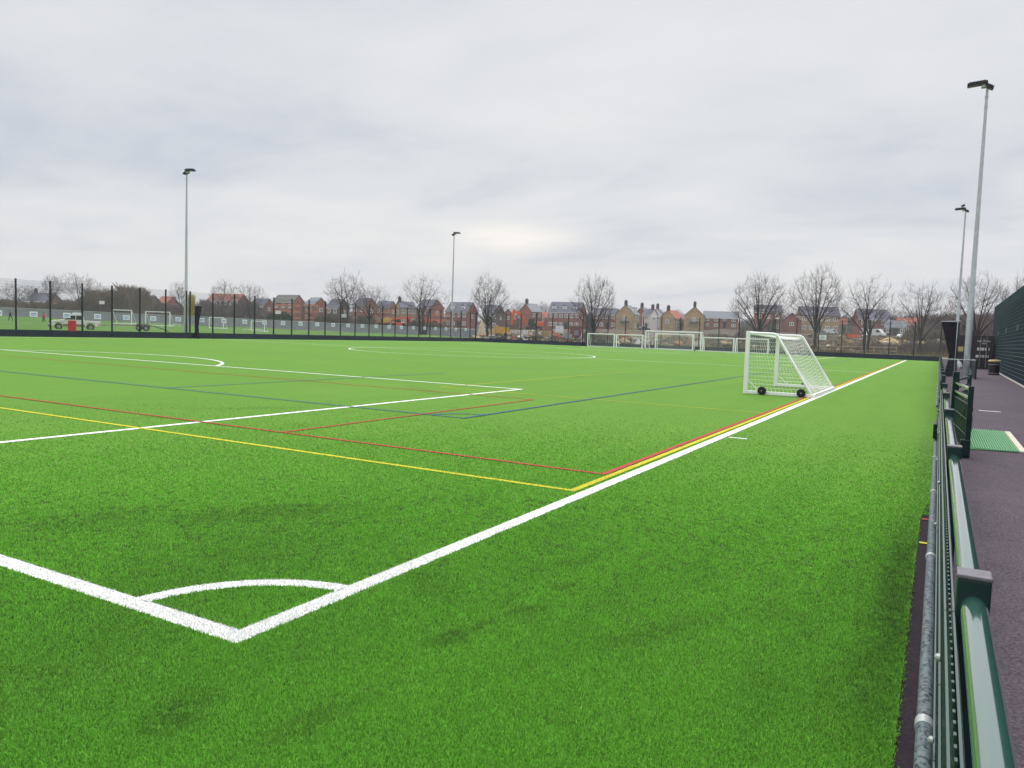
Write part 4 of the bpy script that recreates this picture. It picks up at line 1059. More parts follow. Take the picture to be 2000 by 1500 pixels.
b = MB(); b.box((0, -.10, 1.75), (.5, .02, .1)); b.box((0, -.10, 1.58), (.56, .02, .08)); b.build('lettering', M['car_grey'], sb)
for (x, y, yb, D, lab) in ((199, 591, 612, 165, 'small white backboard on a dark post before the brown woodland'), (543, 610, 630, 165, 'small white backboard on a dark post before the scaffolded house'), (672, 617, 636, 165, 'small white backboard on a dark post below the tall twin stemmed tree')):
    p = at(x, yb, D); h = (yb-y)*D/FOC
    t = thing('backboard', lab, 'backboard', p, VIEW, 'white backboards on posts')
    MB().poly([(0, .1, -.5), (0, .1, h)], .07, 6).build('post', M['machine_black'], t); MB().box((0, 0, h), (1.15, .08, .72)).build('board', M['frame_white'], t); MB().box((0, .05, h-.42), (1.0, .2, .1)).build('board_frame', M['machine_black'], t)

rr0 = random.Random(12)
def pallet(label, x, y, D, n, turn, cat='pallets'):
    t = thing('pallet_stack', label, 'pallets', at(x, y, D), VIEW+turn, 'pallet stacks on the building site')
    for k in range(n):
        b = MB()
        for i in range(5): b.box((-.48+.24*i, 0, .13+.16*k), (.15, 1.0, .03))
        for q in (-.42, 0, .42): b.box((0, q, .06+.16*k), (1.2, .1, .10))
        b.build('pallet', M['timber'], t)
pallet('tall pallet stack left of the orange lattice boom', 1066, 664, 130, 10, .3)
pallet('low pallet stack below the excavator tracks', 1030, 662, 140, 5, -.4)
pallet('pallet stack at the left foot of the round bare tree', 938, 664, 126, 4, .2)
def block_pack(label, x, y, D, m, w, d, h, turn):
    t = thing('block_pack', label, 'packed blocks', at(x, y, D), VIEW+turn, 'packs of building blocks')
    MB().box((0, 0, h/2+.12), (w, d, h)).build('pack', M[m], t, bevel=.03)
    MB().box((0, 0, .05), (w*.95, d, .1)).build('pallet', M['timber'], t)
    b = MB()
    for q in (-.25, .25): b.box((q*w, 0, h/2+.12), (.05, d+.02, h+.02))
    b.build('strap', M['machine_black'], t)
block_pack('white wrapped block pack right below the excavator', 1022, 659, 150, 'white_body', 1.6, 1.1, 1.3, .2)
block_pack('white wrapped block pack under the small brick gable', 1004, 655, 165, 'white_body', 1.8, 1.1, 1.1, -.2)
block_pack('grey block pack left of the dark red cabin', 1108, 664, 140, 'hoarding_rail', 1.5, 1.0, 1.0, .1)
block_pack('red brick pack below the pink house', 1068, 650, 190, 'brick_orange', 2.2, 1.2, 1.3, .3)
block_pack('cream block pack right of the dark red cabin', 1141, 664, 145, 'tarp_cream', 1.2, 1.0, 1.1, 0)
block_pack('orange brick pack in the mouth of the largest stored goal', 1340, 672, 130, 'brick_orange', 1.3, 1., .6, .2)
block_pack('orange brick pack behind the small goal left of the largest goal', 1214, 664, 150, 'brick_orange', 2.6, 1.2, 1.2, .1)
heap('rubble_heap', 'pale rubble heap left of the orange lattice boom', 'heap', 1048, 1076, 660, 671, 128, 'concrete', 21, .5)
heap('rubble_heap', 'dark rubble heap in front of the yellow orange skip', 'heap', 985, 1008, 658, 668, 135, 'mud', 22, .5)
heap('rubble_heap', 'grey rubble heap right of the dark red cabin', 'heap', 1128, 1152, 661, 673, 125, 'concrete', 23, .5)
heap('earth_heap', 'brown earth ridge behind the middle sized stored goal', 'heap', 1285, 1360, 655, 672, 135, 'earth', 24, .4)
heap('earth_heap', 'brown earth ridge behind the small goal right of the largest goal', 'heap', 1360, 1420, 658, 674, 130, 'earth', 25, .4)
heap('earth_heap', 'dark earth ridge before the long dark van', 'heap', 1262, 1330, 650, 660, 190, 'mud', 26, .4)
heap('earth_heap', 'dark earth ridge before the yellow gable house with bay canopy', 'heap', 1196, 1260, 648, 658, 190, 'mud', 27, .4)
heap('earth_heap', 'brown earth ridge left of the cream heap', 'heap', 905, 935, 646, 660, 165, 'mud', 28, .5)
def rail_fence(label, x0, y0, x1, y1, D0, D1, n, group='post and rail fences', m='timber'):
    a, b_ = at(x0, y0, D0), at(x1, y1, D1); t = thing('rail_fence', label, 'fence', a, math.atan2(b_.y-a.y, b_.x-a.x), group)
    Lh = math.hypot(b_.x-a.x, b_.y-a.y); dz = b_.z-a.z
    for i in range(n+1): MB().box((Lh*i/n, 0, dz*i/n+.45), (.12, .12, 1.5)).build('post', M[m], t)
    for h in (.55, 1.05): MB().poly([(0, -.08, h), (Lh, -.08, dz+h)], .05, 4).build('rail', M[m], t)
rail_fence('weathered post and rail fence behind the right part of the end fence', 1600, 690, 1750, 694, 108, 104, 7)
rail_fence('weathered post and rail fence below the excavator', 985, 655, 1055, 657, 160, 158, 8)
rail_fence('weathered post and rail fence in front of the three storey terrace', 1062, 657, 1140, 660, 165, 160, 8)
rail_fence('weathered post and rail fence on the bank above the stored goals', 1190, 664, 1420, 672, 150, 145, 14)

# ------------------------------------------------------------------ trees
def tubes_np(P, Rr, sides):
    """tubes along n polylines of k points each -> vertices, quads"""
    n, k, _ = P.shape
    T = np.empty_like(P); T[:, 1:-1] = P[:, 2:]-P[:, :-2]; T[:, 0] = P[:, 1]-P[:, 0]; T[:, -1] = P[:, -1]-P[:, -2]
    T /= np.linalg.norm(T, axis=2, keepdims=True)+1e-9
    ref = np.where(np.abs(T[:, :1, 2:3]) > .9, np.array([1., 0, 0]), np.array([0, 0, 1.]))
    A = np.cross(T, ref); A /= np.linalg.norm(A, axis=2, keepdims=True)+1e-9; B = np.cross(T, A)
    a = 2*PI*np.arange(sides)/sides
    V = P[:, :, None]+(A[:, :, None]*np.cos(a)[:, None]+B[:, :, None]*np.sin(a)[:, None])*Rr[:, :, None, None]
    idx = np.arange(n*k*sides).reshape(n, k, sides)
    q = np.stack([idx[:, :-1], np.roll(idx[:, :-1], -1, 2), np.roll(idx[:, 1:], -1, 2), idx[:, 1:]], -1)
    return V.reshape(-1, 3), q.reshape(-1, 4)
def mesh_np(name, chunks, m, parent, smooth=True):
    o = 0; vs, fs = [], []
    for v, f in chunks: vs.append(v); fs.append(f+o); o += len(v)
    v = np.concatenate(vs).astype(np.float32); f = np.concatenate(fs).astype(np.int32)
    me = bpy.data.meshes.new(name); me.vertices.add(len(v)); me.vertices.foreach_set('co', v.ravel())
    me.loops.add(f.size); me.loops.foreach_set('vertex_index', f.ravel()); me.polygons.add(len(f))
    me.polygons.foreach_set('loop_start', np.arange(0, f.size, 4, dtype=np.int32))
    me.update(); me.validate(); me.materials.append(m)
    ob = bpy.data.objects.new(name, me); COL.objects.link(ob); ob.parent = parent
    return ob
def bezier(a, b, c, k, rng, wob):
    t = np.linspace(0, 1, k)[None, :, None]
    P = (1-t)**2*a[:, None]+2*t*(1-t)*b[:, None]+t*t*c[:, None]
    w = rng.normal(0, 1, P.shape)*wob[:, None, None]; w[:, 0] = 0; return P+np.cumsum(w, 1)*.5
def bare_tree(label, x, yt, yb, wpx, D, seed, limbs=6, spread=1., dense=1., stems=1, group='bare trees beyond the fences', thick=1., low=None):
    s = D/FOC; p = at(x, yb, D); H = (yb-yt)*s; Rw = wpx*s/2*1.03
    rng = np.random.default_rng(seed); limbs = limbs+4
    hb = low if low is not None else rng.uniform(.20, .27)
    C = np.array([0, 0, H*(.58 if spread < 1.15 else .60)]); hz = H-C[2]; hlo = C[2]-H*(.20 if spread < 1.15 else .26)
    bulge = rng.uniform(.8, 1.15, (5,)); ph = rng.uniform(0, 6.3, 5)
    def env(d):                                                   # crown surface along unit direction d
        az = np.arctan2(d[:, 1], d[:, 0]); f = 1+.09*np.sin(2*az+ph[0])+.07*np.sin(3*az+ph[1])+.06*np.sin(5*d[:, 2]+ph[2]+az)
        return np.stack([d[:, 0]*Rw, d[:, 1]*Rw, np.where(d[:, 2] > 0, d[:, 2]*hz, d[:, 2]*hlo)], 1)*f[:, None]
    def dirs(n, lo=-.55):
        z = rng.uniform(lo, 1, n); a = rng.uniform(0, 2*PI, n); r_ = np.sqrt(1-z*z); return np.stack([r_*np.cos(a), r_*np.sin(a), z], 1)
    r0 = H*.021*thick
    # stems and limbs
    mains = []; trunkP, trunkR = [], []
    for k in range(stems):
        ox = (k-(stems-1)/2)*H*.035; tx = ox*3.2
        t = np.linspace(0, 1, 7)[:, None]; a = np.array([ox, rng.normal(0, .1), -.5]); b = np.array([tx, rng.normal(0, .2), H*(.46 if stems > 1 else hb+.04)])
        P = a+(b-a)*t; P[1:, :2] += np.cumsum(rng.normal(0, H*.004, (6, 2)), 0)
        trunkP.append(P); trunkR.append(np.linspace(1.25, .62, 7)*r0*(1 if stems == 1 else .72))
    ga = PI*(3-math.sqrt(5)); zl = np.linspace(.97, -.22*spread, limbs)+rng.normal(0, .05, limbs); zl = zl.clip(-.5, .99)
    az = ga*np.arange(limbs)+rng.uniform(0, 6.3)+rng.normal(0, .25, limbs); rr_ = np.sqrt(1-zl**2)
    d = np.stack([rr_*np.cos(az), rr_*np.sin(az), zl], 1); E = C+env(d)*rng.uniform(.86, 1.02, (limbs, 1))
    S = []
    for k in range(limbs):
        tp = trunkP[k % stems]; f = rng.uniform(.72, 1.) if stems == 1 else rng.uniform(.45, 1.); i = min(5, int(f*6)); S.append(tp[i]+(tp[i+1]-tp[i])*(f*6-i if f < 1 else 1))
    S = np.array(S); dv = E-S
    Bc = S+dv*np.array([.30, .30, .52])
    K1 = 10; P1 = bezier(S, Bc, E, K1, rng, np.full(limbs, H*.006))
    R1 = np.linspace(1, .16, K1)[None]*r0*rng.uniform(.36, .56, (limbs, 1))
    pts = P1.reshape(-1, 3); tan = np.gradient(P1, axis=1).reshape(-1, 3); rad = R1.reshape(-1); tpar = np.tile(np.linspace(0, 1, K1), limbs)
    def attach(Q, pts, tan, rad, tpar, k, wob, rs, rmin):
        pen = 0
        best = np.empty(len(Q), int)
        for c0 in range(0, len(Q), 400):
            q = Q[c0:c0+400]; dd = np.linalg.norm(q[:, None]-pts[None], axis=2)
            dd = dd+np.clip(pts[None, :, 2]-q[:, None, 2]+.03*H, 0, None)*1.6+(tpar[None] < .12)*H*.3
            best[c0:c0+400] = dd.argmin(1)
        a = pts[best]; L_ = np.linalg.norm(Q-a, axis=1); tn = tan[best]; tn = tn/(np.linalg.norm(tn, axis=1, keepdims=True)+1e-9)
        b = a+tn*L_[:, None]*.35+(Q-a)*.22; b[:, 2] += L_*.06
        P = bezier(a, b, Q, k, rng, L_*wob); R_ = np.linspace(1, .22, k)[None]*np.clip(rad[best]*rs, rmin, None)[:, None]
        return P, R_
    n2 = int(limbs*11*dense); u = rng.random((n2, 1))**(1/2.3); Q2 = C+env(dirs(n2))*u*1.02
    P2, R2 = attach(Q2, pts, tan, rad, tpar, 6, .022, .55, 0)
    pa = np.concatenate([pts, P2.reshape(-1, 3)]); ta = np.concatenate([tan, np.gradient(P2, axis=1).reshape(-1, 3)]); ra = np.concatenate([rad, R2.reshape(-1)]); tp_ = np.concatenate([tpar, np.tile(np.linspace(0, 1, 6), n2)])
    n3 = int(n2*4.2); u = rng.random((n3, 1))**(1/2.6); Q3 = C+env(dirs(n3))*u*1.05
    P3, R3 = attach(Q3, pa, ta, ra, tp_, 5, .022, .55, 0)
    # twigs leave the outer two orders and point outwards and up
    base = np.concatenate([P2[:, 2:].reshape(-1, 3), P3[:, 1:].reshape(-1, 3)]); bt = np.concatenate([np.gradient(P2, axis=1)[:, 2:].reshape(-1, 3), np.gradient(P3, axis=1)[:, 1:].reshape(-1, 3)])
    n4 = int(n3*3.0); ii = rng.integers(0, len(base), n4); a = base[ii]; o = a-np.array([0, 0, H*.25]); o /= np.linalg.norm(o, axis=1, keepdims=True)
    tt = bt[ii]; tt = tt/(np.linalg.norm(tt, axis=1, keepdims=True)+1e-9)
    dr = o*.85+tt*.65+rng.normal(0, .20, (n4, 3)); dr[:, 2] += .18; dr /= np.linalg.norm(dr, axis=1, keepdims=True); L_ = H*rng.uniform(.03, .10, n4)
    e4 = a+dr*L_[:, None]; e4[:, 2] += L_*.12
    P4 = bezier(a, a+dr*L_[:, None]*.5, e4, 3, rng, L_*.03)
    mnr = .0040+.000028*D
    t = thing('bare_tree', label, 'tree', p, VIEW, group)
    tch = [tubes_np(np.array(trunkP), np.array(trunkR), 9), tubes_np(P1, np.maximum(R1, mnr*1.6), 6)]
    mesh_np('trunk', tch, M['bark'], t)
    ch = [tubes_np(P2, np.maximum(R2, mnr*1.25), 4), tubes_np(P3, np.maximum(R3, mnr), 3), tubes_np(P4, np.full(P4.shape[:2], mnr*.8), 3)]
    mesh_np('crown', ch, M['twig'] if D < 145 else M['twig_hazed'], t)
    return t
bare_tree('tall leafless tree left of the pickup, farther of the pair', 100, 538, 606, 38, 190, 21, 5)
bare_tree('broad round leafless tree rising behind the pickup', 152, 536, 606, 88, 185, 22, 7, 1.15, 1.15)
bare_tree('thin wispy leafless tree at the left end of the fence', 30, 552, 604, 55, 200, 23, 5, 1.1, .9)
bare_tree('slender leafless tree with a pointed top above the dark house', 62, 556, 606, 34, 200, 24, 5, .8, .8)
bare_tree('small leafless tree beside the tall left mast', 352, 552, 618, 38, 190, 25, 5, .9, .8)
bare_tree('leafless tree above the long red roofed terrace', 436, 550, 620, 56, 190, 26, 6, 1.05, .9)
bare_tree('rounded leafless tree right of the long red roofed terrace', 488, 556, 624, 60, 185, 27, 6, 1.1)
bare_tree('tall twin stemmed leafless tree behind the grey hoarding', 674, 534, 640, 78, 165, 28, 6, 1., 1.1, 2)
bare_tree('broad low leafless tree with a dense dark trunk', 722, 557, 642, 90, 160, 29, 7, 1.2, 1.15)
bare_tree('three stemmed leafless tree behind the grey hoarding', 826, 541, 652, 94, 150, 30, 5, 1.0, 1.1, 3)
bare_tree('round crowned leafless tree beside the cream heap', 952, 543, 668, 74, 122, 31, 8, .9, 1.2)
bare_tree('upright leafless tree at the left end of the stored goals', 1158, 542, 676, 86, 112, 32, 8, .95, 1.15)
bare_tree('wide spreading leafless tree above the near goal', 1480, 540, 684, 122, 108, 33, 10, 1.3, 1.15, 1, thick=1.1)
bare_tree('tallest leafless tree just right of the near goal', 1592, 525, 688, 104, 106, 34, 8, 1.05, 1.15, 1)
bare_tree('forked leafless tree in front of the tall brick house', 1688, 548, 692, 96, 104, 35, 6, 1.0, 1.1, 2)
bare_tree('leafless tree in front of the long low red roofed house', 1797, 556, 694, 92, 104, 36, 7, 1.1, 1.0)
bare_tree('wide leafless tree behind the tall right mast and container', 1905, 540, 700, 124, 100, 37, 9, 1.2, 1.1)
bare_tree('leafless tree showing above the green screen fence', 1992, 540, 700, 90, 96, 38, 7, 1.0, .8)
bare_tree('small distant leafless tree left of the red brick gable', 1012, 588, 640, 34, 300, 39, 6, 1.1, .9)
bare_tree('small distant leafless tree right of the red brick gable', 1060, 590, 640, 28, 300, 40, 6, 1., .9)
bare_tree('distant leafless tree between the white houses and the red roof', 1290, 606, 644, 22, 310, 41, 6, 1., .9)
bare_tree('distant leafless tree behind the red tiled roof', 1322, 606, 644, 30, 310, 42, 6, 1., .9)
bare_tree('distant leafless tree at the left of the brown scrub', 1740, 600, 650, 50, 250, 43, 6, 1.1, 1.)

def thicket(label, x0, x1, yt, yb, D, m, seed, n=2600, name='thicket', cat='thicket', depth=6., blade=.09, group='brown thickets', kind=None, floor=0.):
    s = D/FOC; p = at((x0+x1)/2, yb, D); w = (x1-x0)*s; H = (yb-yt)*s
    rng = np.random.default_rng(seed); ph = rng.uniform(0, 6, 4); n = int(n*3.2); blade *= .42
    u = rng.uniform(-1, 1, n); x = u*w/2; y = rng.uniform(-depth/2, depth/2, n)
    en = (1-np.abs(u)**6)*(.80+.13*np.sin(ph[0]+x*.55)+.09*np.sin(ph[1]+x*1.7)+.05*np.sin(ph[2]+x*4.1))
    top = H*en*rng.uniform(.2, 1.05, n)**.8; ln = np.minimum(top, rng.uniform(.5, 2.2, n)*max(1., H/5)); z0 = np.maximum(-.4, top-ln)
    dx, dy = rng.normal(0, .13, n)*ln, rng.normal(0, .13, n)*ln; a = rng.uniform(0, PI, n); bw = blade*rng.uniform(.4, 1.4, n); cx, cy = np.cos(a)*bw, np.sin(a)*bw
    V = np.zeros((n, 4, 3), np.float32)
    V[:, 0] = np.stack([x-cx, y-cy, z0], 1); V[:, 1] = np.stack([x+cx, y+cy, z0], 1); V[:, 2] = np.stack([x+dx*.6+cx*.5, y+dy*.6+cy*.5, (z0+top)/2+.1*ln], 1); V[:, 3] = np.stack([x+dx*1.6, y+dy*1.6, top], 1)
    me = bpy.data.meshes.new(name); me.vertices.add(n*4); me.vertices.foreach_set('co', V.ravel())
    li = (np.arange(n)[:, None]*4+np.array([0, 1, 2, 0, 2, 3])[None]).astype(np.int32).ravel(); me.loops.add(len(li)); me.loops.foreach_set('vertex_index', li)
    me.polygons.add(n*2); me.polygons.foreach_set('loop_start', np.arange(0, n*6, 3, dtype=np.int32)); me.update(); me.validate(); me.materials.append(M[m])
    o = bpy.data.objects.new(name, me); COL.objects.link(o); o.location = p; o.rotation_euler = (0, 0, VIEW)
    return tag(o, label if kind is None else None, cat if kind is None else None, group if kind is None else None, kind)
thicket('brown leafless woodland clump rising right behind the pickup', 176, 288, 556, 612, 190, 'scrub', 51, 5200, depth=14, blade=.16)
thicket('brown hedge under the trees at the left end', -20, 60, 581, 608, 195, 'scrub', 52, 2200, blade=.15)
thicket('brown hedge in front of the dark roofed house far left', 50, 182, 586, 610, 192, 'scrub', 53, 3000, blade=.14)
thicket('dark hedge below the orange brick house', 284, 362, 590, 626, 180, 'scrub_purple', 54, 2800, blade=.13)
thicket('brown hedge below the long red roofed terrace', 366, 530, 586, 628, 188, 'scrub_purple', 55, 6500, blade=.15)
thicket('dark green bush in front of the scaffolded house', 526, 568, 600, 632, 172, 'evergreen', 56, 1500, blade=.14, name='bush', cat='bush')
thicket('dark bush below the slate roofed brick gable house', 618, 690, 606, 636, 172, 'scrub', 57, 2200, blade=.13)
thicket('brown bush left of the three stemmed tree', 700, 730, 612, 640, 165, 'scrub', 58, 900, blade=.1)
thicket('scrub at the foot of the three stemmed tree', 790, 880, 622, 648, 158, 'scrub', 59, 1700, blade=.09)
thicket('golden yellow shrub beside the tall left mast', 363, 379, 575, 618, 176, 'shrub_yellow', 60, 700, blade=.16, name='shrub', cat='shrub', depth=2.5)
thicket('scrub between the round tree and the excavator', 985, 1012, 630, 650, 175, 'scrub', 61, 600, blade=.09)
thicket('thin scrub beside the trunk at the left end of the stored goals', 1138, 1200, 640, 672, 125, 'scrub', 62, 1100, blade=.05)
thicket('scrub under the wide spreading tree', 1440, 1530, 636, 672, 135, 'scrub', 63, 2200, blade=.06)
thicket('purple brown bramble bank behind the end fence, right half', 1745, 1850, 660, 696, 108, 'scrub_purple', 64, 3400, blade=.045, depth=5)
thicket('purple brown bramble bank behind the end fence, below the forked tree', 1640, 1760, 668, 692, 112, 'scrub_purple', 65, 2600, blade=.045, depth=5)
thicket('brown wood behind the container and the gathered net', 1800, 1960, 606, 668, 165, 'scrub_purple', 66, 6400, blade=.11, depth=14)
thicket('pale dry hedge above the bramble bank', 1770, 1856, 640, 664, 150, 'scrub', 67, 1900, blade=.06)
thicket('brown hedge behind the long low red roofed house', 1640, 1830, 610, 650, 262, 'scrub_purple', 68, 3200, blade=.14, depth=10)
thicket('low scrub along the bank below the long brick house', 1375, 1470, 650, 664, 170, 'scrub', 69, 900, blade=.06)
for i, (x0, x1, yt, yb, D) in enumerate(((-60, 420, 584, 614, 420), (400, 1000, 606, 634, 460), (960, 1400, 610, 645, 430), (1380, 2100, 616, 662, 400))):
    thicket('', x0, x1, yt, yb, D, 'twig_hazed', 80+i, 9000, name='distant_woodland', depth=40, blade=.5, kind='stuff')

# ------------------------------------------------------------------ country round the pitch
for x in range(-20, 96, 10): CTRL += [(x, FY+1.5, .35), (x, FY+6, .42)]
for y in range(-2, 56, 7): CTRL += [(RX+2.0, y, .25), (RX+6, y, .45)]
for x in range(-30, 100, 12): CTRL += [(x, -9, -.05), (x, -30, .0)]
for x, y, D in ((1300, 660, 190), (1450, 668, 170), (1600, 670, 170), (1100, 652, 200), (700, 634, 260), (300, 610, 300), (1750, 668, 170), (1430, 652, 225), (1000, 636, 420), (1500, 650, 420), (500, 616, 450), (100, 600, 450), (1850, 662, 330)): at(x, y, D)
cp = np.array(CTRL)
xs = np.concatenate([np.arange(-400, -40, 40), np.arange(-40, 340, 4.), np.arange(340, 700, 20), np.arange(700, 3200, 120)])
ys = np.concatenate([np.arange(-1800, -200, 100), np.arange(-200, -60, 10), np.arange(-60, 260, 4.), np.arange(260, 600, 20), np.arange(600, 2600, 120)])
GX, GY = np.meshgrid(xs, ys, indexing='ij')
num = np.zeros_like(GX); den = np.zeros_like(GX)
for cx, cy, cz in cp:
    d2 = (GX-cx)**2+(GY-cy)**2; wgt = 1/(d2+6.)**1.7; num += wgt*cz; den += wgt
GZ = num/den
far = np.clip((np.hypot(GX-CAM[0], GY-CAM[1])-400)/900, 0, 1); GZ = GZ*(1-far)+6.*far
rngt = np.random.default_rng(2); GZ += (np.sin(GX*.31+GY*.17)*np.sin(GY*.23-GX*.11))*.10
inside = (GX > -40) & (GX < RX+1.0) & (GY > -8.5) & (GY < FY+1.0)
GZ[inside] = -.35
nx, ny = GX.shape
vv = np.stack([GX, GY, GZ], -1).reshape(-1, 3)
hv = np.array([HB.x-HA.x, HB.y-HA.y])
def side_of(x, y): return hv[0]*(y-HA.y)-hv[1]*(x-HA.x)
fg, fe_ = [], []
for i in range(nx-1):
    for j in range(ny-1):
        q = (i*ny+j, (i+1)*ny+j, (i+1)*ny+j+1, i*ny+j+1)
        x, y = (xs[i]+xs[i+1])/2, (ys[j]+ys[j+1])/2
        (fg if (y > FY-3 and side_of(x, y) < 0 and x < 120) else fe_).append(q)
for nm, fs, m in (('grass_field', fg, 'field_grass'), ('earth_ground', fe_, 'earth')):
    used = sorted({i for f in fs for i in f}); mp = {i: k for k, i in enumerate(used)}
    b = MB(); b.v = [tuple(vv[i]) for i in used]; b.f = [tuple(mp[i] for i in f) for f in fs]; b.m = [0]*len(fs)
    tag(b.build(nm, M[m], smooth=True), kind='structure')

# dry grass and weeds standing on the banks beyond the end fence
rngd = np.random.default_rng(77); nd = 60000
rD = 100*(250/100.)**rngd.random(nd); aD = YAW+np.radians(rngd.uniform(-36, 6, nd))
dx_, dy_ = CAM[0]+rD*np.cos(aD), CAM[1]+rD*np.sin(aD)
patch = np.sin(dx_*.19+1)*np.sin(dy_*.23+dx_*.05)+.6*np.sin(dx_*.53+dy_*.31)
ok = (dx_ > RX+1.5) & (patch > -.1) & (dy_ > -6) & (dy_ < 30); dx_, dy_, rD = dx_[ok], dy_[ok], rD[ok]
ii = np.searchsorted(xs, dx_)-1; jj = np.searchsorted(ys, dy_)-1
fx_ = (dx_-xs[ii])/(xs[ii+1]-xs[ii]); fy_ = (dy_-ys[jj])/(ys[jj+1]-ys[jj])
dz_ = GZ[ii, jj]*(1-fx_)*(1-fy_)+GZ[ii+1, jj]*fx_*(1-fy_)+GZ[ii, jj+1]*(1-fx_)*fy_+GZ[ii+1, jj+1]*fx_*fy_
n_ = len(dx_); hh = rngd.uniform(.15, .6, n_)*rngd.choice([1, 1, 1, 1.8], n_); ww = .0006*rD*rngd.uniform(.6, 1.6, n_); aa = rngd.uniform(0, PI, n_)
Vd = np.zeros((n_, 3, 3)); cs, sn = np.cos(aa)*ww, np.sin(aa)*ww
Vd[:, 0] = np.stack([dx_-cs, dy_-sn, dz_-.1], 1); Vd[:, 1] = np.stack([dx_+cs, dy_+sn, dz_-.1], 1)
Vd[:, 2] = np.stack([dx_+rngd.normal(0, .15, n_), dy_+rngd.normal(0, .15, n_), dz_+hh], 1)
me = bpy.data.meshes.new('dry_grass'); me.vertices.add(n_*3); me.vertices.foreach_set('co', Vd.astype(np.float32).ravel())
me.loops.add(n_*3); me.loops.foreach_set('vertex_index', np.arange(n_*3, dtype=np.int32)); me.polygons.add(n_); me.polygons.foreach_set('loop_start', np.arange(0, n_*3, 3, dtype=np.int32))
me.update(); me.validate(); me.materials.append(M['dry_grass']); o = bpy.data.objects.new('dry_grass', me); COL.objects.link(o); tag(o, kind='stuff')

def ground_z(x, y):
    i = np.clip(np.searchsorted(xs, x)-1, 0, len(xs)-2); j = np.clip(np.searchsorted(ys, y)-1, 0, len(ys)-2)
    fx = (x-xs[i])/(xs[i+1]-xs[i]); fy = (y-ys[j])/(ys[j+1]-ys[j])
    return GZ[i, j]*(1-fx)*(1-fy)+GZ[i+1, j]*fx*(1-fy)+GZ[i, j+1]*(1-fx)*fy+GZ[i+1, j+1]*fx*fy
rngb = np.random.default_rng(31); nb = 2600
Db = 108*(215/108.)**rngb.random(nb); pb_ = np.where(rngb.random(nb) < .62, rngb.normal(1030, 55, nb), rngb.uniform(930, 1830, nb)).clip(925, 1840)
bx, by = [], []
dirx = FW[0]+RT[0]*(pb_-1000)/FOC; diry = FW[1]+RT[1]*(pb_-1000)/FOC
bx, by = CAM[0]+Db*dirx, CAM[1]+Db*diry; okb = bx > RX+2; bx, by = bx[okb], by[okb]; bz = ground_z(bx, by)
b = MB(); rr1 = random.Random(8)
for x, y, z in zip(bx, by, bz):
    k = rr1.random()
    if k < .35: d_ = (rr1.uniform(.8, 2.6), rr1.uniform(.08, .2), rr1.uniform(.05, .15))
    elif k < .8: d_ = (rr1.uniform(.2, .8), rr1.uniform(.2, .6), rr1.uniform(.15, .55))
    else: d_ = (rr1.uniform(.6, 1.3), rr1.uniform(.5, 1.), rr1.uniform(.3, .9))
    Mx = Matrix.Rotation(rr1.uniform(0, PI), 3, 'Z') @ Matrix.Rotation(rr1.gauss(0, .25), 3, 'X') @ Matrix.Rotation(rr1.gauss(0, .2), 3, 'Y')
    b.box((x, y, z+d_[2]*.35), d_, M=Mx)
mr_ = bpy.data.materials.new('rubble'); mr_.use_nodes = True; nr_ = mr_.node_tree; g_ = nr_.nodes.new('ShaderNodeNewGeometry'); cr_ = nr_.nodes.new('ShaderNodeValToRGB'); cr_.color_ramp.interpolation = 'CONSTANT'
stops = [(0, (.05, .04, .034)), (.24, (.12, .09, .065)), (.42, (.30, .23, .14)), (.56, (.09, .08, .085)), (.68, (.48, .46, .43)), (.78, (.28, .10, .055)), (.86, (.20, .20, .21)), (.95, (.42, .30, .12))]
cr_.color_ramp.elements[0].color = (*stops[0][1], 1); cr_.color_ramp.elements[1].position = stops[1][0]; cr_.color_ramp.elements[1].color = (*stops[1][1], 1)
for q, c_ in stops[2:]: e_ = cr_.color_ramp.elements.new(q); e_.color = (*c_, 1)
nr_.links.new(g_.outputs['Random Per Island'], cr_.inputs['Fac']); nr_.links.new(cr_.outputs['Color'], nr_.nodes['Principled BSDF'].inputs['Base Color']); nr_.nodes['Principled BSDF'].inputs['Roughness'].default_value = .9
tag(b.build('building_rubble', mr_), kind='stuff')

# ------------------------------------------------------------------ sky and light
wd = bpy.data.worlds.new('World'); scn.world = wd; wd.use_nodes = True
nt = wd.node_tree; N = nt.nodes; Lk = nt.links; N.clear()
out = N.new('ShaderNodeOutputWorld'); bg = N.new('ShaderNodeBackground'); bg.inputs['Strength'].default_value = .1
SUN_EL, SUN_AZ = R(52), R(20)
sky = N.new('ShaderNodeTexSky'); sky.sky_type = 'NISHITA'; sky.sun_disc = False; sky.sun_elevation = SUN_EL; sky.sun_rotation = PI/2-SUN_AZ; sky.air_density = 1.2; sky.dust_density = 2
tc = N.new('ShaderNodeTexCoord'); sp = N.new('ShaderNodeSeparateXYZ'); Lk.new(tc.outputs['Generated'], sp.inputs[0])
def mth(op, a, b_=None, clamp=False):
    n = N.new('ShaderNodeMath'); n.operation = op; n.use_clamp = clamp
    for i, q in enumerate((a, b_)):
        if q is None: continue
        if isinstance(q, (int, float)): n.inputs[i].default_value = q
        else: Lk.new(q, n.inputs[i])
    return n.outputs[0]
zz = mth('MAXIMUM', sp.outputs['Z'], 0.0); dn = mth('ADD', zz, .16)
cu = N.new('ShaderNodeCombineXYZ'); Lk.new(mth('DIVIDE', sp.outputs['X'], dn), cu.inputs[0]); Lk.new(mth('DIVIDE', sp.outputs['Y'], dn), cu.inputs[1])
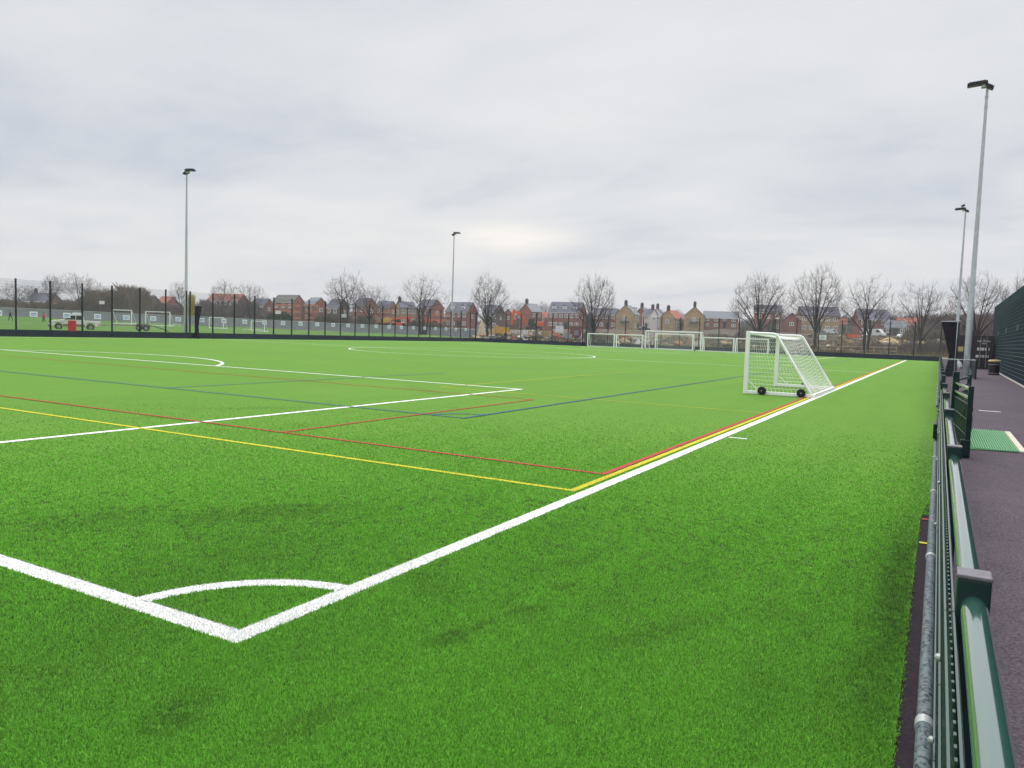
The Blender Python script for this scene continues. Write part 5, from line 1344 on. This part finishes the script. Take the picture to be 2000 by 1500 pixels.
def wnoise(scale, detail, rough, dist=0., off=(0, 0, 0), sc=(1, 1, 1), rz=0):
    mp = N.new('ShaderNodeMapping'); mp.inputs['Location'].default_value = off; mp.inputs['Scale'].default_value = sc; mp.inputs['Rotation'].default_value = (0, 0, rz)
    n = N.new('ShaderNodeTexNoise'); n.inputs['Scale'].default_value = scale; n.inputs['Detail'].default_value = detail; n.inputs['Roughness'].default_value = rough; n.inputs['Distortion'].default_value = dist
    Lk.new(cu.outputs[0], mp.inputs[0]); Lk.new(mp.outputs[0], n.inputs['Vector']); return n.outputs['Fac']
n1 = wnoise(.55, 7, .52, .25, (5.1, 4.4, 0), (1, .8, 1), .5); n2 = wnoise(1.6, 6, .55, .3, (8, 2, 0), (1, .7, 1), .5)
f = mth('ADD', mth('MULTIPLY', n1, .58), mth('MULTIPLY', n2, .42))
rp_ = N.new('ShaderNodeValToRGB'); e = rp_.color_ramp.elements
e[0].position = .39; e[0].color = (5.95, 6.35, 7.1, 1); e[1].position = .60; e[1].color = (8.2, 8.2, 8.3, 1)
m_ = e.new(.48); m_.color = (7.3, 7.5, 7.85, 1)
Lk.new(f, rp_.inputs['Fac'])
# thin bright break low over the houses
gaz, gel = YAW+R(.6), R(6.9)
gdir = np.array([math.cos(gaz)*math.cos(gel), math.sin(gaz)*math.cos(gel), math.sin(gel)]); gh = np.array([-math.sin(gaz), math.cos(gaz), 0.])
nv = N.new('ShaderNodeVectorMath'); nv.operation = 'NORMALIZE'; Lk.new(tc.outputs['Generated'], nv.inputs[0])
def dotv(v):
    dp = N.new('ShaderNodeVectorMath'); dp.operation = 'DOT_PRODUCT'; dp.inputs[1].default_value = tuple(v); Lk.new(nv.outputs[0], dp.inputs[0]); return dp.outputs['Value']
def glow(rx, ry):
    a = mth('DIVIDE', dotv(gh), rx); b_ = mth('DIVIDE', mth('SUBTRACT', sp.outputs['Z'], math.sin(gel)), ry)
    q = mth('SQRT', mth('ADD', mth('MULTIPLY', a, a), mth('MULTIPLY', b_, b_)))
    r = N.new('ShaderNodeMapRange'); r.interpolation_type = 'SMOOTHSTEP'; r.inputs['From Min'].default_value = 1.; r.inputs['From Max'].default_value = 0.; Lk.new(q, r.inputs['Value'])
    return mth('MULTIPLY', r.outputs['Result'], mth('GREATER_THAN', dotv(gdir), 0.))
n3 = wnoise(5.5, 5, .6, .4, (1, 7, 0), (1, .5, 1), .5)
gl_ = mth('ADD', mth('MULTIPLY', glow(.12, .030), mth('MULTIPLY', n3, 1.7)), mth('MULTIPLY', glow(.34, .10), .22), True)
mx = N.new('ShaderNodeMix'); mx.data_type = 'RGBA'; Lk.new(gl_, mx.inputs[0]); Lk.new(rp_.outputs['Color'], mx.inputs[6]); mx.inputs[7].default_value = (9.9, 9.5, 9.0, 1)
# overcast skies brighten towards the zenith
zr = N.new('ShaderNodeMapRange'); zr.inputs['From Min'].default_value = .48; zr.inputs['From Max'].default_value = .95; zr.inputs['To Min'].default_value = 1.; zr.inputs['To Max'].default_value = 3.9; Lk.new(zz, zr.inputs['Value'])
sc_ = N.new('ShaderNodeVectorMath'); sc_.operation = 'SCALE'; Lk.new(mx.outputs[2], sc_.inputs[0]); Lk.new(zr.outputs['Result'], sc_.inputs['Scale'])
m2 = N.new('ShaderNodeMix'); m2.data_type = 'RGBA'; m2.inputs[0].default_value = .93; Lk.new(sky.outputs[0], m2.inputs[6]); Lk.new(sc_.outputs[0], m2.inputs[7])
Lk.new(m2.outputs[2], bg.inputs['Color']); Lk.new(bg.outputs[0], out.inputs['Surface'])
sd = bpy.data.lights.new('sun', 'SUN'); sd.energy = 1.5; sd.angle = R(25); sd.color = (1, .96, .9)
so = bpy.data.objects.new('sun', sd); COL.objects.link(so)
sv = Vector((math.cos(SUN_EL)*math.cos(SUN_AZ), math.cos(SUN_EL)*math.sin(SUN_AZ), math.sin(SUN_EL)))
so.rotation_euler = sv.to_track_quat('Z', 'Y').to_euler()

hz = MB().box((1400, 300, 12.), (3900, 4900, 28.)).build('haze', [])
hm = bpy.data.materials.new('haze'); hm.use_nodes = True; hn = hm.node_tree; hn.nodes.remove(hn.nodes['Principled BSDF'])
hv_ = hn.nodes.new('ShaderNodeVolumePrincipled'); hv_.inputs['Color'].default_value = (.86, .88, .92, 1); hv_.inputs['Density'].default_value = HAZE
hn.links.new(hv_.outputs[0], hn.nodes['Material Output'].inputs['Volume']); hz.data.materials.append(hm); tag(hz, kind='stuff')

# ------------------------------------------------------------------ camera
cd = bpy.data.cameras.new('camera'); co = bpy.data.objects.new('camera', cd); COL.objects.link(co); scn.camera = co
cd.sensor_fit = 'HORIZONTAL'; cd.sensor_width = 36; cd.lens = FOC/2000*36; cd.clip_start = .05; cd.clip_end = 6000
mw = Matrix(((RT[0], UP[0], -FW[0], CAM[0]), (RT[1], UP[1], -FW[1], CAM[1]), (RT[2], UP[2], -FW[2], CAM[2]), (0, 0, 0, 1)))
co.matrix_world = mw
vs_ = scn.view_settings; vs_.view_transform = 'Standard'; vs_.look = 'None'; vs_.exposure = 0; vs_.gamma = 1
